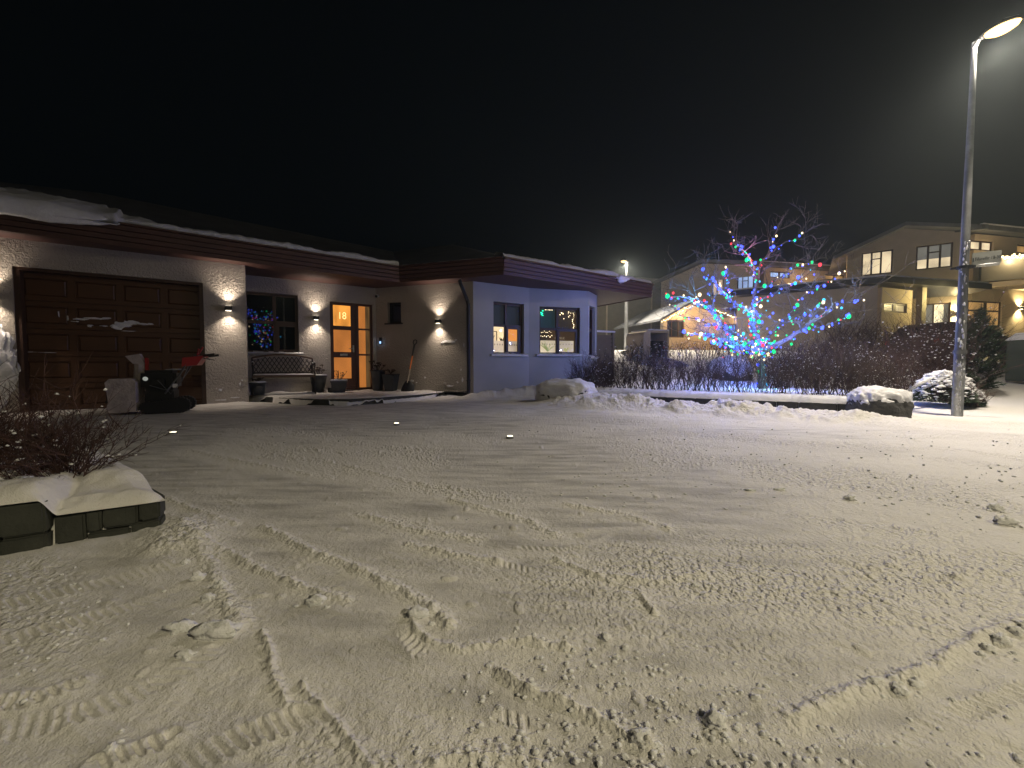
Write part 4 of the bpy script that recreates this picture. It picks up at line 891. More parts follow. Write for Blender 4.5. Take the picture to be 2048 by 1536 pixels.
# ================================================================== the lit tree
TB = P(1525, 771, 9.0); TB = Vector((TB.x, TB.y, .24))
TREE = thing('bare_tree', 'bare spreading garden tree wrapped in blue, green and red string lights', 'tree', TB)
rt = random.Random(12); BARK = MB(); TW = MB()
def tp(px, py, dy=0): return P(px, py, TB.y+dy)
limbs = [ # (points px,py,dy), start radius, end radius
    ([(1525, 774, 0), (1524, 740, 0), (1520, 705, 0)], .085, .07),
    ([(1520, 706, 0), (1500, 690, -.2), (1470, 668, -.4), (1440, 645, -.6), (1415, 612, -.7), (1385, 598, -.8), (1328, 592, -.9)], .05, .012),
    ([(1520, 706, 0), (1490, 698, -.4), (1450, 690, -.8), (1420, 672, -1.0), (1368, 668, -1.2)], .04, .01),
    ([(1520, 706, 0), (1512, 680, .1), (1505, 650, .2), (1500, 625, .2), (1462, 600, .1), (1440, 575, 0), (1413, 553, 0)], .055, .01),
    ([(1503, 640, .2), (1508, 600, .3), (1512, 560, .3), (1505, 530, .3), (1490, 505, .3), (1466, 483, .2)], .04, .008),
    ([(1512, 562, .3), (1522, 530, .4), (1540, 500, .5), (1548, 480, .5), (1556, 455, .6)], .024, .006),
    ([(1508, 590, .3), (1530, 575, .5), (1560, 555, .7), (1590, 535, .8), (1625, 520, .9)], .024, .006),
    ([(1508, 610, .3), (1540, 590, 0), (1570, 575, -.2), (1600, 560, -.3), (1640, 528, -.4)], .02, .005),
    ([(1524, 700, 0), (1560, 685, -.2), (1600, 662, -.4), (1625, 643, -.6), (1655, 620, -.7), (1690, 606, -.8), (1725, 600, -1.0)], .065, .008),
    ([(1600, 662, -.4), (1640, 655, -.6), (1680, 640, -.8), (1700, 625, -.9)], .02, .006),
    ([(1520, 700, 0), (1535, 672, .2), (1560, 650, .4), (1585, 618, .6), (1610, 590, .7), (1655, 565, .9), (1690, 540, 1.0)], .04, .007),
    ([(1560, 650, .4), (1590, 640, .3), (1620, 625, .3), (1650, 600, .2)], .02, .006),
    ([(1470, 668, -.4), (1440, 655, -.1), (1400, 640, .1), (1360, 632, .3), (1340, 610, .3)], .02, .005),
    ([(1440, 645, -.6), (1425, 610, -.6), (1415, 570, -.5), (1405, 530, -.5)], .016, .005),
    ([(1462, 600, .1), (1455, 560, .1), (1450, 535, .2)], .014, .004),
    ([(1512, 550, .3), (1495, 520, .5), (1480, 495, .6), (1460, 460, .7)], .016, .004),
    ([(1530, 515, .4), (1560, 490, .3), (1590, 478, .3), (1612, 462, .2)], .014, .004)]
def smooth_pts(pts, n=5):
    out = []
    for i in range(len(pts)-1):
        p0 = pts[max(i-1, 0)]; p1 = pts[i]; p2 = pts[i+1]; p3 = pts[min(i+2, len(pts)-1)]
        for k in range(n):
            t = k/n; out.append(.5*((2*p1)+(p2-p0)*t+(2*p0-5*p1+4*p2-p3)*t*t+(3*p1-p0-3*p2+p3)*t**3))
    out.append(pts[-1]); return out
LIMBP = []
for pts, r0, r1 in limbs:
    w = smooth_pts([tp(*p) for p in pts]); w = [p+Vector((rt.gauss(0, .012), rt.gauss(0, .012), rt.gauss(0, .012))) if 0 < i < len(w)-1 else p for i, p in enumerate(w)]
    if pts[0][1] == 774: w[0].z = .15
    rr_ = [r0+(r1-r0)*(i/(len(w)-1))**.8 for i in range(len(w))]; BARK.tube(w, rr_, 7 if r0 > .03 else 5); LIMBP.append((w, rr_))
def branchlet(p, d, L, r, k):
    pts = [p]; dd = d.copy(); n = 5; q = p
    for i in range(n):
        dd = (dd+Vector((rt.gauss(0, .2), rt.gauss(0, .2), rt.gauss(.05, .17)))).normalized(); q = q+dd*L/n; pts.append(q)
    TW.tube(pts, [max(.0022, r*(1-.17*i)) for i in range(n+1)], 4 if r > .008 else 3, cap=False)
    if k > 0:
        for _ in range(rt.randint(2, 4)):
            i = rt.randint(1, n-1); a = (dd+Vector((rt.gauss(0, .75), rt.gauss(0, .6), rt.gauss(.1, .6)))).normalized(); branchlet(pts[i], a, L*rt.uniform(.45, .8), r*.6, k-1)
for (w, rr_), n in zip(LIMBP, [0, 12, 12, 9, 9, 7, 8, 7, 14, 6, 11, 7, 8, 6, 4, 5, 5]):
    for _ in range(n):
        i = min(len(w)-1, int(len(w)*rt.uniform(.22, 1.0))); d = (w[min(i+1, len(w)-1)]-w[i-1]).normalized()
        a = (d*.7+Vector((rt.gauss(0, .9), rt.gauss(0, .7), rt.gauss(.15, .6)))).normalized(); branchlet(w[i], a, rt.uniform(.35, .95)*(.72 if w[i].z > 2.6 else .9), min(.011, rr_[i]*.6), 2)
tr_ = BARK.build('trunk', M_BARK, TREE, smooth=True); TW.build('crown', M_BARK, TREE)
# string lights
STR = thing('string_lights', 'tangled string of coloured bulbs wound round the bare tree', 'string lights', TB)
cols = {'blue': ((.05, .09, 1.0), 4.5), 'green': ((.01, 1.0, .30), 1.8), 'white': ((1.0, .76, .46), 3.2), 'red': ((1.0, .05, .07), 2.6), 'cyan': ((.06, .55, 1.0), 2.2)}
EM = {k: emitter('bulb_'+k, c, s) for k, (c, s) in cols.items()}
spots = []; wire = MB()
for li, dens, f0 in [(0, 10, .1), (1, 60, 0), (2, 44, 0), (3, 50, 0), (4, 34, .0), (5, 8, .2), (6, 12, .2), (7, 14, .1), (8, 24, 0), (9, 12, .2), (10, 26, 0), (11, 12, .2), (12, 20, 0), (13, 8, .1), (14, 12, 0), (15, 6, .2), (16, 6, .3)]:
    w, rr_ = LIMBP[li]; path = []; dens = int(dens*1.35)
    for i in range(dens):
        a = f0+(1-f0)*(i+rt.random()*.5)/dens; x = a*(len(w)-1); k = min(int(x), len(w)-2); p = w[k].lerp(w[k+1], x-k); rr0 = rr_[k]+.02
        th = i*2.2+rt.random(); q = p+Vector((math.cos(th)*rr0*1.1, -abs(math.sin(th))*rr0*.6, math.sin(th)*rr0*1.2))+Vector((rt.gauss(0, .02), rt.gauss(0, .02), rt.gauss(-.01, .03))); spots.append(q); path.append(q)
    if len(path) > 2: wire.tube(path, .0028, 3, cap=False)
for i in range(80): spots.append(tp(1520+rt.gauss(0, 22), 692+rt.gauss(0, 14), rt.uniform(-.5, .1)))
for i in range(50): spots.append(tp(1470+rt.gauss(0, 28), 688+rt.gauss(0, 14), rt.uniform(-.7, 0)))
for i in range(30): spots.append(tp(1508+rt.gauss(0, 14), 622+rt.gauss(0, 16), rt.uniform(-.1, .3)))
wire.build('cable', M_BLACK, STR)
names = ['blue']*54+['white']*15+['green']*17+['red']*10+['cyan']*14
bl = []
for q in spots:
    k = rt.choice(names); r = rt.choice([.012, .014, .016, .018, .020, .024, .032]); bl.append((q, k, r*(1.25 if k == 'green' else 1)))
bl.sort(key=lambda b: -b[2])
for q, k, r in bl[:100]: MB().blob(q, r, 2, 0, (1, 1, 1.25)).build('bulb', EM[k], STR)
rest = {}
vs = MB(); mats = list(EM); midx = []
for q, k, r in bl[100:]:
    n0 = len(vs.f); vs.blob(q, r, 1, 0, (1, 1, 1.25)); midx += [mats.index(k)]*(len(vs.f)-n0)
ob = vs.build('bulbs', [EM[k] for k in mats], STR); ob['kind'] = 'stuff'
for p, i in zip(ob.data.polygons, midx): p.material_index = i
for (px, py, dy, pw, c) in [(1520, 690, -.3, 30, (.08, .14, 1)), (1470, 690, -.8, 28, (.05, .45, 1)), (1440, 645, -.9, 48, (.1, .15, 1)), (1390, 600, -1.0, 40, (.12, .4, .9)), (1400, 668, -1.3, 38, (.16, .16, 1)), (1505, 625, 0, 50, (.1, .25, 1)),
        (1455, 590, -.1, 35, (.12, .15, 1)), (1500, 520, .1, 22, (.9, .35, .5)), (1580, 680, -.6, 30, (.2, .25, 1)), (1640, 620, -.9, 18, (.3, .5, .9)), (1600, 560, .5, 15, (.4, .5, .8)), (1526, 745, -.25, 8, (.05, .6, .6)), (1500, 740, .5, 14, (.12, .2, 1))]:
    light('POINT', 'bulb_light', tp(px, py, dy), pw*P_TREE, c, .04, STR)
# second wrapped tree across the street: only its reflection is seen, in the dark window
def refl_tree():
    s_c = WR.at(545, 650, .14); a = WR.w(s_c[0], .14, s_c[1]); d = (a-Vector((0, 0, EYE))).normalized(); n = WR.n; r = d-2*d.dot(n)*n; return a+r*15
RT = refl_tree(); RT.z = .2
t2 = thing('bare_tree', 'second light-wrapped tree across the street, seen only reflected in the dark window', 'tree', RT); m = MB(); bb = MB(); mid2 = []
def br2(p, d, L, r, k):
    q = p; pts = [p]
    for i in range(4): d = (d+Vector((rt.gauss(0, .15), rt.gauss(0, .15), rt.gauss(.04, .1)))).normalized(); q = q+d*L/4; pts.append(q)
    m.tube(pts, [r, r*.9, r*.8, r*.7, r*.6], 5)
    for i in range(int(L*4)):
        if k < 4:
            n0 = len(bb.f); pp = pts[rt.randint(1, 3)].lerp(pts[4], rt.random()); bb.blob(pp+Vector((rt.gauss(0, .04), rt.gauss(0, .04), rt.gauss(0, .06))), rt.choice([.022, .03, .04]), 1, 0); mid2.extend([mats.index(rt.choice(names))]*(len(bb.f)-n0))
    if k > 0:
        for i in range(3): br2(pts[rt.choice([3, 4])], (d+Vector((rt.gauss(0, .6), rt.gauss(0, .6), rt.gauss(.15, .35)))).normalized(), L*.75, r*.6, k-1)
br2(RT, Vector((0, 0, 1)), 1.35, .09, 4)
m.build('trunk', M_BARK, t2); ob = bb.build('bulbs', [EM[k] for k in mats], t2); ob['kind'] = 'stuff'
for p, i in zip(ob.data.polygons, mid2): p.material_index = i

# ================================================================== porch furniture
def wmat(wl, s, y, z, ang=0): return wl.m @ Matrix.Translation((s, y, z)) @ Matrix.Rotation(ang, 4, 'Z')
def xf(mb, mtx): r = MB(); r.v = [tuple(mtx @ Vector(p)) for p in mb.v]; r.f = mb.f; return r
# bench against the recessed wall
bs0 = WR.at(502, 740, -.3)[0]; bs1 = WR.at(630, 740, -.5)[0]; BMX = wmat(WR, (bs0+bs1)/2, -.24, PZ); bw = (bs1-bs0)/2
BE = thing('garden_bench', 'iron garden bench with lattice back and snowy seat under the dark window', 'bench', BMX @ Vector((0, 0, 0)), 0, 'garden benches')
arc = [(-bw+.02+(2*bw-.04)*i/16, -.0, .80+.085*math.sin(math.pi*i/16)) for i in range(17)]
m = MB(); m.tube(arc, [.022]*17, 6); xf(m, BMX).build('top_rail', M_TOPRAIL, BE)
m = MB(); lo = .47
for sgn in (-1, 1):
    m.tube([(sgn*(bw-.05), -.06, lo-.03), (sgn*(bw-.02), -.0, .80)], .018, 6)
m.tube([(-bw+.05, -.06, lo), (bw-.05, -.06, lo)], .014, 6)
xf(m, BMX).build('back_frame', M_IRON, BE)
m = MB(); n = 13
def topz(x): return .79+.085*math.sin(math.pi*min(1, max(0, (x+bw)/(2*bw))))
for i in range(-6, n+6):
    for sg in (-1, 1):
        x0 = -bw+.05+(2*bw-.1)*i/n; pts = []
        for k in range(9):
            z = lo+k*.045; x = x0+sg*k*.045*.62
            if abs(x) < bw-.045 and z < topz(x): pts.append((x, -.055+.045*(z-lo)/.34+.004*sg, z))
        if len(pts) > 1: m.tube(pts, .0075, 4)
xf(m, BMX).build('lattice', M_IRON, BE)
m = MB()
for k in range(5): m.bbox(-bw+.02, bw-.02, -.48+k*.085, -.48+k*.085+.062, .405, .425, .005)
m.bbox(-bw+.02, bw-.02, -.50, -.484, .37, .42, .004)
xf(m, BMX).build('seat', M_TOPRAIL, BE)
m = MB(); vs = []; fs = []; nx, ny = 60, 9
for i in range(nx+1):
    for j in range(ny+1):
        x = -bw+.03+(2*bw-.06)*i/nx; y = -.495+.42*j/ny; e = min(1, j/1.2, (ny-j)/1.2, i/1.5, (nx-i)/1.5); vs.append((x, y, .427+e*(.022+.012*mnoise.noise(Vector((x*6, y*6, 0))))))
for i in range(nx):
    for j in range(ny): fs.append((i*(ny+1)+j, (i+1)*(ny+1)+j, (i+1)*(ny+1)+j+1, i*(ny+1)+j+1))
m.add(vs, fs); xf(m, BMX).build('snow_cover', SNOW, BE, smooth=True)
for sg in (-1, 1):
    x = sg*(bw-.03)
    m = MB(); m.tube([(x, -.02, .68), (x, -.18, .66), (x, -.36, .66), (x, -.50, .69), (x, -.54, .64), (x, -.50, .60), (x, -.47, .62)], .016, 6)
    m.tube([(x, -.06, .46), (x, -.18, .60), (x, -.28, .645)], .009, 5); m.tube([(x, -.44, .43), (x, -.40, .55), (x, -.47, .62)], .012, 5)
    xf(m, BMX).build('armrest', M_IRON, BE)
    m = MB(); vs = [(x+.0, -.05-.045*k, .693+.006*math.sin(k)+(.012 if k > 8 else 0)) for k in range(11)]; m.tube(vs, [.006]+[.017]*9+[.008], 6); xf(m, BMX).build('snow_cover', SNOW, BE)
    m = MB(); m.tube([(x, -.47, .43), (x, -.44, .25), (x, -.49, .08), (x, -.53, .0)], [.018, .016, .015, .022], 6); m.tube([(x, -.44, .25), (x, -.33, .36), (x, -.25, .41)], .008, 5); xf(m, BMX).build('leg', M_IRON, BE)
    m = MB(); m.tube([(x, -.07, .46), (x, -.10, .25), (x, -.04, .08), (x, -.0, .0)], [.018, .016, .015, .022], 6); m.tube([(x, -.10, .25), (x, -.2, .36), (x, -.25, .41)], .008, 5); xf(m, BMX).build('leg', M_IRON, BE)
# pots
def pot(wl, s, y, r0, r1, h, label, sq=0, plant='sedum', rz=0, snow=True, z0=PZ, seed=1):
    c = wl.w(s, y, z0); t = thing('plant_pot', label, 'plant pot', c, 0, 'dark plant pots on the porch'); rn = random.Random(seed)
    m = MB()
    prof = [(r0*.9, 0), (r0, .01), (r0+(r1-r0)*.55, h*.5), (r1, h-.03), (r1*1.05, h-.028), (r1*1.05, h), (r1*.9, h), (r1*.88, h-.04)]
    if sq:
        mm = Matrix.Translation(c) @ Matrix.Rotation(rz, 4, 'Z')
        def sqr(r, z): return [(-r, -r, z), (r, -r, z), (r, r, z), (-r, r, z)]
        for (a, za), (b, zb) in zip(prof[:6], prof[1:6]): m.hull(sqr(a, za), sqr(b, zb+1e-4))
        xf(m, mm).build('pot', M_POT, t)
    else: m.lathe(prof, tuple(c), 28); m.build('pot', M_POT, t, smooth=True)
    if snow:
        m = MB(); bm = 22
        if sq:
            mm = Matrix.Translation(c) @ Matrix.Rotation(rz, 4, 'Z'); m.bbox(-r1*1.06, r1*1.06, -r1*1.06, r1*1.06, h-.004, h+.035, .016); xf(m, mm).build('snow_cover', SNOW, t, smooth=False)
        else: m.lathe([(r1*1.02, h-.005), (r1*1.04, h+.012), (r1*.8, h+.028), (r1*.3, h+.03), (.01, h+.03)], tuple(c), 24); m.build('snow_cover', SNOW, t, smooth=True)
    m = MB()
    if plant == 'sedum':
        for i in range(13):
            a = rn.uniform(0, 6.28); q = rn.random()**.6; top = c+Vector((math.cos(a)*r1*1.1*q, math.sin(a)*r1*.9*q, h+rn.uniform(.10, .24))); b = c+Vector((math.cos(a)*r1*.4*q, math.sin(a)*r1*.4*q, h-.02))
            m.tube([b, b.lerp(top, .5)+Vector((rn.gauss(0, .01), 0, .01)), top], .0055, 5)
            for k in range(7): m.blob(top+Vector((rn.gauss(0, .022), rn.gauss(0, .022), rn.gauss(.0, .008))), rn.uniform(.012, .022), 1, .4, (1, 1, .6), k+i)
    elif plant == 'berries':
        for i in range(22):
            a = rn.uniform(0, 6.28); L = rn.uniform(.10, .28); tl = rn.uniform(.1, .85); top = c+Vector((math.cos(a)*L*tl, math.sin(a)*L*tl, h+L*.9))
            m.tube([c+Vector((0, 0, h-.01)), c.lerp(top, .6)+Vector((0, 0, h*.3+.0)), top], .003, 4); m.blob(top, rn.uniform(.009, .015), 1, .3)
            m.blob(c.lerp(top, .75)+Vector((0, 0, h*.2)), .008, 1, .5)
    else:
        for i in range(26):
            a = rn.uniform(0, 6.28); L = rn.uniform(.08, .2); top = c+Vector((math.cos(a)*L*.7, math.sin(a)*L*.7, h+L*.6)); m.tube([c+Vector((0, 0, h)), c+Vector((math.cos(a)*L*.4, math.sin(a)*L*.4, h+L*.5)), top], [.006, .008, .003], 4)
            m.blob(top, .014, 1, .5, (1.4, 1, .6), i)
    m.build('plant', M_DRYF, t); return t
s, _ = WR.at(515, 760, -.75); pot(WR, s, -.62, .125, .155, .27, 'round dark pot with drooping dried leaves, in front of the left end of the bench', plant='leaves', seed=4)
s, _ = WR.at(638, 760, -.3); pot(WR, s, -.22, .12, .185, .40, 'tapered dark pot of dried flower heads between bench and front door', seed=5)
s, _ = WR.at(680, 770, -.6); pot(WR, s, -.50, .13, .175, .27, 'square dark pot with thin berry twigs and a snowy rim before the door', sq=1, plant='berries', rz=R(20), seed=6)
s, _ = WB.at(759, 750, -.2); pot(WB, s, -.28, .12, .19, .52, 'tall dark pot with dried flower heads, just right of the front door', snow=False, seed=7)
s, _ = WB.at(784, 750, -.2); pot(WB, s, -.25, .11, .155, .42, 'square slim dark pot beside the tall pot, nearest the shovel', sq=1, rz=R(-10), plant='leaves', snow=False, seed=8)
# low stone block next to the doorstep
s, _ = WR.at(662, 778, -.35); st_ = WR.mb(); st_.bbox(s-.06, s+.14, -.42, -.25, PZ-.02, PZ+.10, .01); tag(st_.build('step_stone', M_STONE), 'small dark stone block beside the square pot at the door', 'stone')
# snow shovel leaning on the lamp wall
sa = WB.at(831, 680, -.02); sbm = WB.at(812, 772, -.30)
top = WB.w(sa[0], -.03, WB.at(831, 681, -.03)[1]); bot = WB.w(WB.at(815, 765, -.28)[0], -.28, PZ+.24)
SH = thing('snow_shovel', 'black snow shovel with an orange shaft leaning against the wall below the lamp', 'shovel', bot)
d = (bot-top).normalized(); sd = d.cross(WB.n).normalized(); nf = sd.cross(d).normalized()
L = (bot-top).length
MB().tube([top+d*.11, top+d*L*.38], .021, 8).build('grip', M_BLACK, SH); MB().tube([top+d*L*.38, top+d*L*.70], .019, 8).build('shaft', M_ORANGE, SH); MB().tube([top+d*L*.70, bot+d*.03], .016, 8).build('shaft', M('bare_shaft', (.45, .38, .28), .5), SH)
m = MB(); m.tube([top+d*.12, top+d*.06+sd*.05, top+d*.0+sd*.045, top-d*.02, top-sd*.045, top+d*.06-sd*.05, top+d*.12], .013, 6); m.build('handle', M_BLACK, SH)
m = MB(); vs = []; fs = []; nu, nv = 12, 12
for side_ in (0, 1):
    for i in range(nu+1):
        for j in range(nv+1):
            a = i/nu-.5; b = j/nv; wd = .19*(.72+.28*math.sin(min(1, b*1.6)*math.pi/2)); p = bot+sd*a*2*wd*.95+d*(-.02+b*.36)-nf*((-.10*(abs(a*2)**2))+.05*b*b*1.2)
            if b < .2: p += d*.06*(abs(a*2)**2)*(1-b/.2)
            vs.append(p-nf*.006*side_)
K = (nu+1)*(nv+1)
for i in range(nu):
    for j in range(nv):
        q = (i*(nv+1)+j, (i+1)*(nv+1)+j, (i+1)*(nv+1)+j+1, i*(nv+1)+j+1); fs.append(q); fs.append(tuple(k+K for k in q[::-1]))
m.add(vs, fs); m.build('blade', M_BLACK, SH, smooth=True)

# ================================================================== snowblower in front of the garage
c0 = G(330, 828); BX = Vector((-4.72, 6.72, 0))
fwd = (P(262, 800, 6.35)-P(345, 800, 6.6)); fwd.z = 0; fwd.normalize()
cpos = G(335, 828); SBM = Matrix(((fwd.x, fwd.y, 0, cpos.x-.40), (fwd.y, -fwd.x, 0, cpos.y+.20), (0, 0, 1, .01), (0, 0, 0, 1)))
SB = thing('snow_blower', 'tracked snow blower with snow-caked housing and red handlebar panel in front of the garage door', 'snow blower', SBM.translation)
def sbp(fn, name, mat, parent=SB, smooth=False): m = MB(); fn(m); return xf(m, SBM).build(name, mat, parent, smooth=smooth)
def housing(m):
    w = .30; prof = [(.14, .05), (.44, .03), (.47, .10), (.45, .20), (.46, .34), (.48, .49), (.43, .55), (.17, .55), (.13, .50)]
    m.hull([(x, -w, z) for x, z in prof], [(x, w, z) for x, z in prof])
hs = sbp(housing, 'auger_housing', M_BLUEH)
sbp(lambda m: [m.blob((.28, -.26+.05*i, .52), .05, 1, .4, (1.4, 1, .35), i) for i in range(11)], 'snow_cover', SNOW)
def auger(m):
    for s in range(24):
        a = s*.55; m.box(.40, .475, -.27+s*.0225, -.255+s*.0225, .10, .30, None) if s % 3 == 0 else None
    m.tube([(.46, -.28, .2), (.46, .28, .2)], .03, 8)
sbp(auger, 'auger', M_DARK)
def chute(m):
    m.tube([(.17, .0, .44), (.15, .0, .62), (.14, .0, .80)], [.075, .07, .07], 10)
sbp(chute, 'chute', M_BLUEH); sbp(lambda m: m.hull([(.07, -.07, .78), (.21, -.07, .78), (.21, .07, .78), (.07, .07, .78)], [(.13, -.065, .94), (.30, -.065, .90), (.30, .065, .90), (.13, .065, .94)]), 'deflector', M_BLUEH)
sbp(lambda m: m.bbox(.04, .075, -.05, .05, .66, .88, .01), 'deflector_bracket', M_REDP); sbp(lambda m: m.bbox(.03, .078, -.035, .03, .58, .66, .006), 'chute_label', M('yellow_decal', (.5, .35, .08), .5))
def engine(m):
    m.bbox(-.34, .10, -.22, .22, .36, .68, .05); m.bbox(-.30, .06, -.20, .20, .16, .37, .02); m.bbox(-.22, -.02, -.24, -.18, .42, .56, .02)
sbp(engine, 'engine_cover', M_BLACK)
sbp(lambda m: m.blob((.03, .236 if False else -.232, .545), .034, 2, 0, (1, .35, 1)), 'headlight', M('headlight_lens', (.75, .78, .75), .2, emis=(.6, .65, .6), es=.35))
sbp(lambda m: m.bbox(-.36, -.30, -.245, -.21, .40, .46, .004), 'fuel_label', M_WHITE)
def tracks(sg):
    def f(m):
        y0, y1 = sorted((sg*.16, sg*.27)); n = 40; loop = []
        def rr(t):
            L = .36; r = .105
            if t < .5: x = -.42+L*(t/.5); return (x+.0, .012)
            return None
        pts = []
        for k in range(9): a = -math.pi/2-math.pi*k/8; pts.append((-.40+.115*math.cos(a), .118+.115*math.sin(a)))
        for k in range(9): a = math.pi/2-math.pi*k/8; pts.append((.02+.085*math.cos(a), .088+.085*math.sin(a)))
        m.hull([(x, y0, z) for x, z in pts], [(x, y1, z) for x, z in pts])
        P2 = pts+[pts[0]]
        for (a, b) in zip(P2, P2[1:]):
            l = math.dist(a, b); q = max(1, int(l/.04))
            for i in range(q):
                t = (i+.5)/q; x = a[0]+(b[0]-a[0])*t; z = a[1]+(b[1]-a[1])*t; nx, nz2 = (b[1]-a[1])/l, -(b[0]-a[0])/l
                tx, tz = (b[0]-a[0])/l, (b[1]-a[1])/l; h = .012; wv = .010
                co = [(x-tx*wv, z-tz*wv), (x+tx*wv, z+tz*wv), (x+tx*wv-nx*h, z+tz*wv-nz2*h), (x-tx*wv-nx*h, z-tz*wv-nz2*h)]
                m.hull([(p[0], y0+.002, p[1]) for p in co], [(p[0], y1-.002, p[1]) for p in co])
    sbp(f, 'track', M_RUBBER)
tracks(-1); tracks(1)
def bars(sg):
    y = sg*.23
    sbp(lambda m: (m.tube([(-.20, y, .30), (-.42, y, .66), (-.52, y, .86), (-.60, y, .90), (-.80, y, .93)], .013, 8)), 'handlebar', M('bar_grey', (.12, .12, .125), .4, metal=.5))
    sbp(lambda m: m.tube([(-.70, y, .915), (-.86, y, .94)], .021, 8), 'grip', M_BLACK)
    sbp(lambda m: m.tube([(-.58, y, .93), (-.64, y, .90), (-.80, y, .85)], .007, 5), 'lever', M_BLACK)
bars(-1); bars(1)
sbp(lambda m: m.hull([(-.42, -.24, .74), (-.42, .20, .74), (-.62, .20, .76), (-.62, -.24, .76)], [(-.44, -.25, .88), (-.44, .21, .88), (-.72, .21, .92), (-.72, -.25, .92)]), 'control_panel', M_REDP)
sbp(lambda m: (m.tube([(-.56, .16, .88), (-.58, .17, 1.02)], .009, 6), m.blob((-.585, .17, 1.03), .02, 1, 0)), 'speed_lever', M_REDP)
sbp(lambda m: (m.tube([(-.62, -.17, .90), (-.70, -.20, 1.06)], .012, 6)), 'clutch_lever', M_REDP)
sbp(lambda m: (m.tube([(-.12, -.24, .52), (-.28, -.27, .30), (-.42, -.24, .50), (-.50, -.2, .74)], .006, 5), m.tube([(-.02, -.24, .44), (-.24, -.28, .36), (-.46, -.22, .70)], .006, 5)), 'cable', M_GALV)
sbp(lambda m: m.blob((-.25, .1, .69), .05, 1, .4, (3, 1, .25)), 'snow_cover', SNOW)

# ================================================================== lights sunk in the driveway
for (px, py, lb) in [(346, 865, 'small round driveway light glowing nearest the snow blower'), (793, 847, 'small round driveway light glowing in front of the porch'), (1020, 873, 'small round driveway light glowing rightmost, out on the open drive')]:
    q = G(px, py, .018); t = thing('driveway_light', lb, 'ground light', (q.x, q.y, .0), 0, 'lights sunk in the driveway')
    MB().lathe([(.036, -.03), (.036, .020), (.030, .022), (.030, .02)], (q.x, q.y, 0), 20).build('rim', M_GALV, t); MB().lathe([(.029, 0), (.029, .0265), (.018, .029), (.002, .029)], (q.x, q.y, 0), 20).build('lens', emitter('ground_light_glow', (1, .9, .62), 3.5), t)

# ================================================================== RIGHT HOUSE
def lit(name, c, s, var=.3, sc=(1, 1, 1)): return litpane(name, c, s, var=var, sc=sc)
def fwin(wl, r, parent, pane, bars=(), t=.06, y=.06, fm=M_FRAME, back=True, nm='window'):
    fr = frame_mb(wl, (r[0]+.002, r[1]-.002, r[2]+.002, r[3]-.002), t, y, y+.06)
    for (a, b, c, d) in bars: fr.box(r[0]+(r[1]-r[0])*a, r[0]+(r[1]-r[0])*b, y+.0015, y+.0585, r[2]+(r[3]-r[2])*c, r[2]+(r[3]-r[2])*d)
    f = fr.build(nm, fm, parent); panes = pane if isinstance(pane, list) else [(pane, 0, 1, 0, 1)]
    for pm, a, b, c, d in panes:
        m = wl.mb(); m.box(r[0]+.02+(r[1]-r[0]-.04)*a, r[0]+.02+(r[1]-r[0]-.04)*b, y+.03, y+.036, r[2]+.02+(r[3]-r[2]-.04)*c, r[2]+.02+(r[3]-r[2]-.04)*d); m.build('pane', pm, f)
    return f
RC = Vector((19.5, 17.3)); F1d = Vector((-.815, .579)); F2d = Vector((.978, .208))
F1 = Wall(RC+F1d*4.0, RC); F2 = Wall(RC, RC+F2d*6.5)
HR = thing('two_storey_house', 'two-storey tan house on the right with lit windows, carport roof and a glass balcony', 'house', (RC.x, RC.y+2, 1.4), 0, 'two-storey houses')
W1L = lit('warm_window', (1.0, .80, .50), .80, .25); W2D = lit('dim_window', (.42, .40, .34), .30, .2); WAMB = lit('amber_window', (.9, .50, .16), .42, .25); WBR = lit('bright_doorway', (1.0, .88, .55), 1.5, .3); WGR = M('dark_glass_right', (.01, .012, .014), .05)
a1 = F1.rect(1723, 502, 1786, 549); a2 = F1.rect(1832, 488, 1906, 537); ad = (F1.at(1846, 630)[0], F1.at(1901, 630)[0], F1.at(1873, 660)[1], F1.at(1873, 606)[1]); ad = (ad[0], ad[1], 1.45, ad[3])
zE = F1.at(1925, 466)[1]; zL = F1.at(1706, 505)[1]; zP = F1.at(1807, 457)[1]; sP = F1.at(1807, 460)[0]
wall_panel(F1, 0, F1.L, .9, min(zE, zL), [a1, a2, ad], .3).build('wall', M_TAN, HR)
g = F1.mb(); zz = min(zE, zL); poly = [(0, zz+.001), (F1.L, zz+.001), (F1.L, zE), (sP, zP), (0, zL)]
g.hull([(a, .3, z) for a, z in poly], [(a, 0, z) for a, z in poly]); g.build('gable', M_TAN, HR)
b1 = F2.rect(1943, 478, 1986, 499); b1 = F2.rect(1943, 481, 1987, 501); b2 = F2.rect(2034, 489, 2064, 507); b3 = F2.rect(1938, 602, 2004, 654)
wall_panel(F2, .3, F2.L, .9, zE-.05, [b1, b2, b3], .3).build('wall', M_CRM, HR)
fwin(F1, a1, HR, W1L, [(.30, .36, .02, .98), (.60, .66, .02, .98), (.36, .60, .66, .70)])
fwin(F1, a2, HR, [(W2D, 0, 1, .42, 1), (W1L, 0, 1, 0, .4199)], [(.31, .37, .02, .98), (.64, .70, .02, .98), (.37, .64, .66, .71)])
fwin(F1, ad, HR, [(W2D, .02, .38, .02, .98), (WBR, .38, .78, .02, .98), (W2D, .78, 1, .02, .98)], [(.36, .42, .02, .98)], nm='door')
fwin(F2, b1, HR, W1L, [(.45, .55, .02, .98)]); fwin(F2, b2, HR, WAMB, []); fwin(F2, b3, HR, WAMB, [(.50, .58, .02, .98), (.02, .98, .60, .66)])
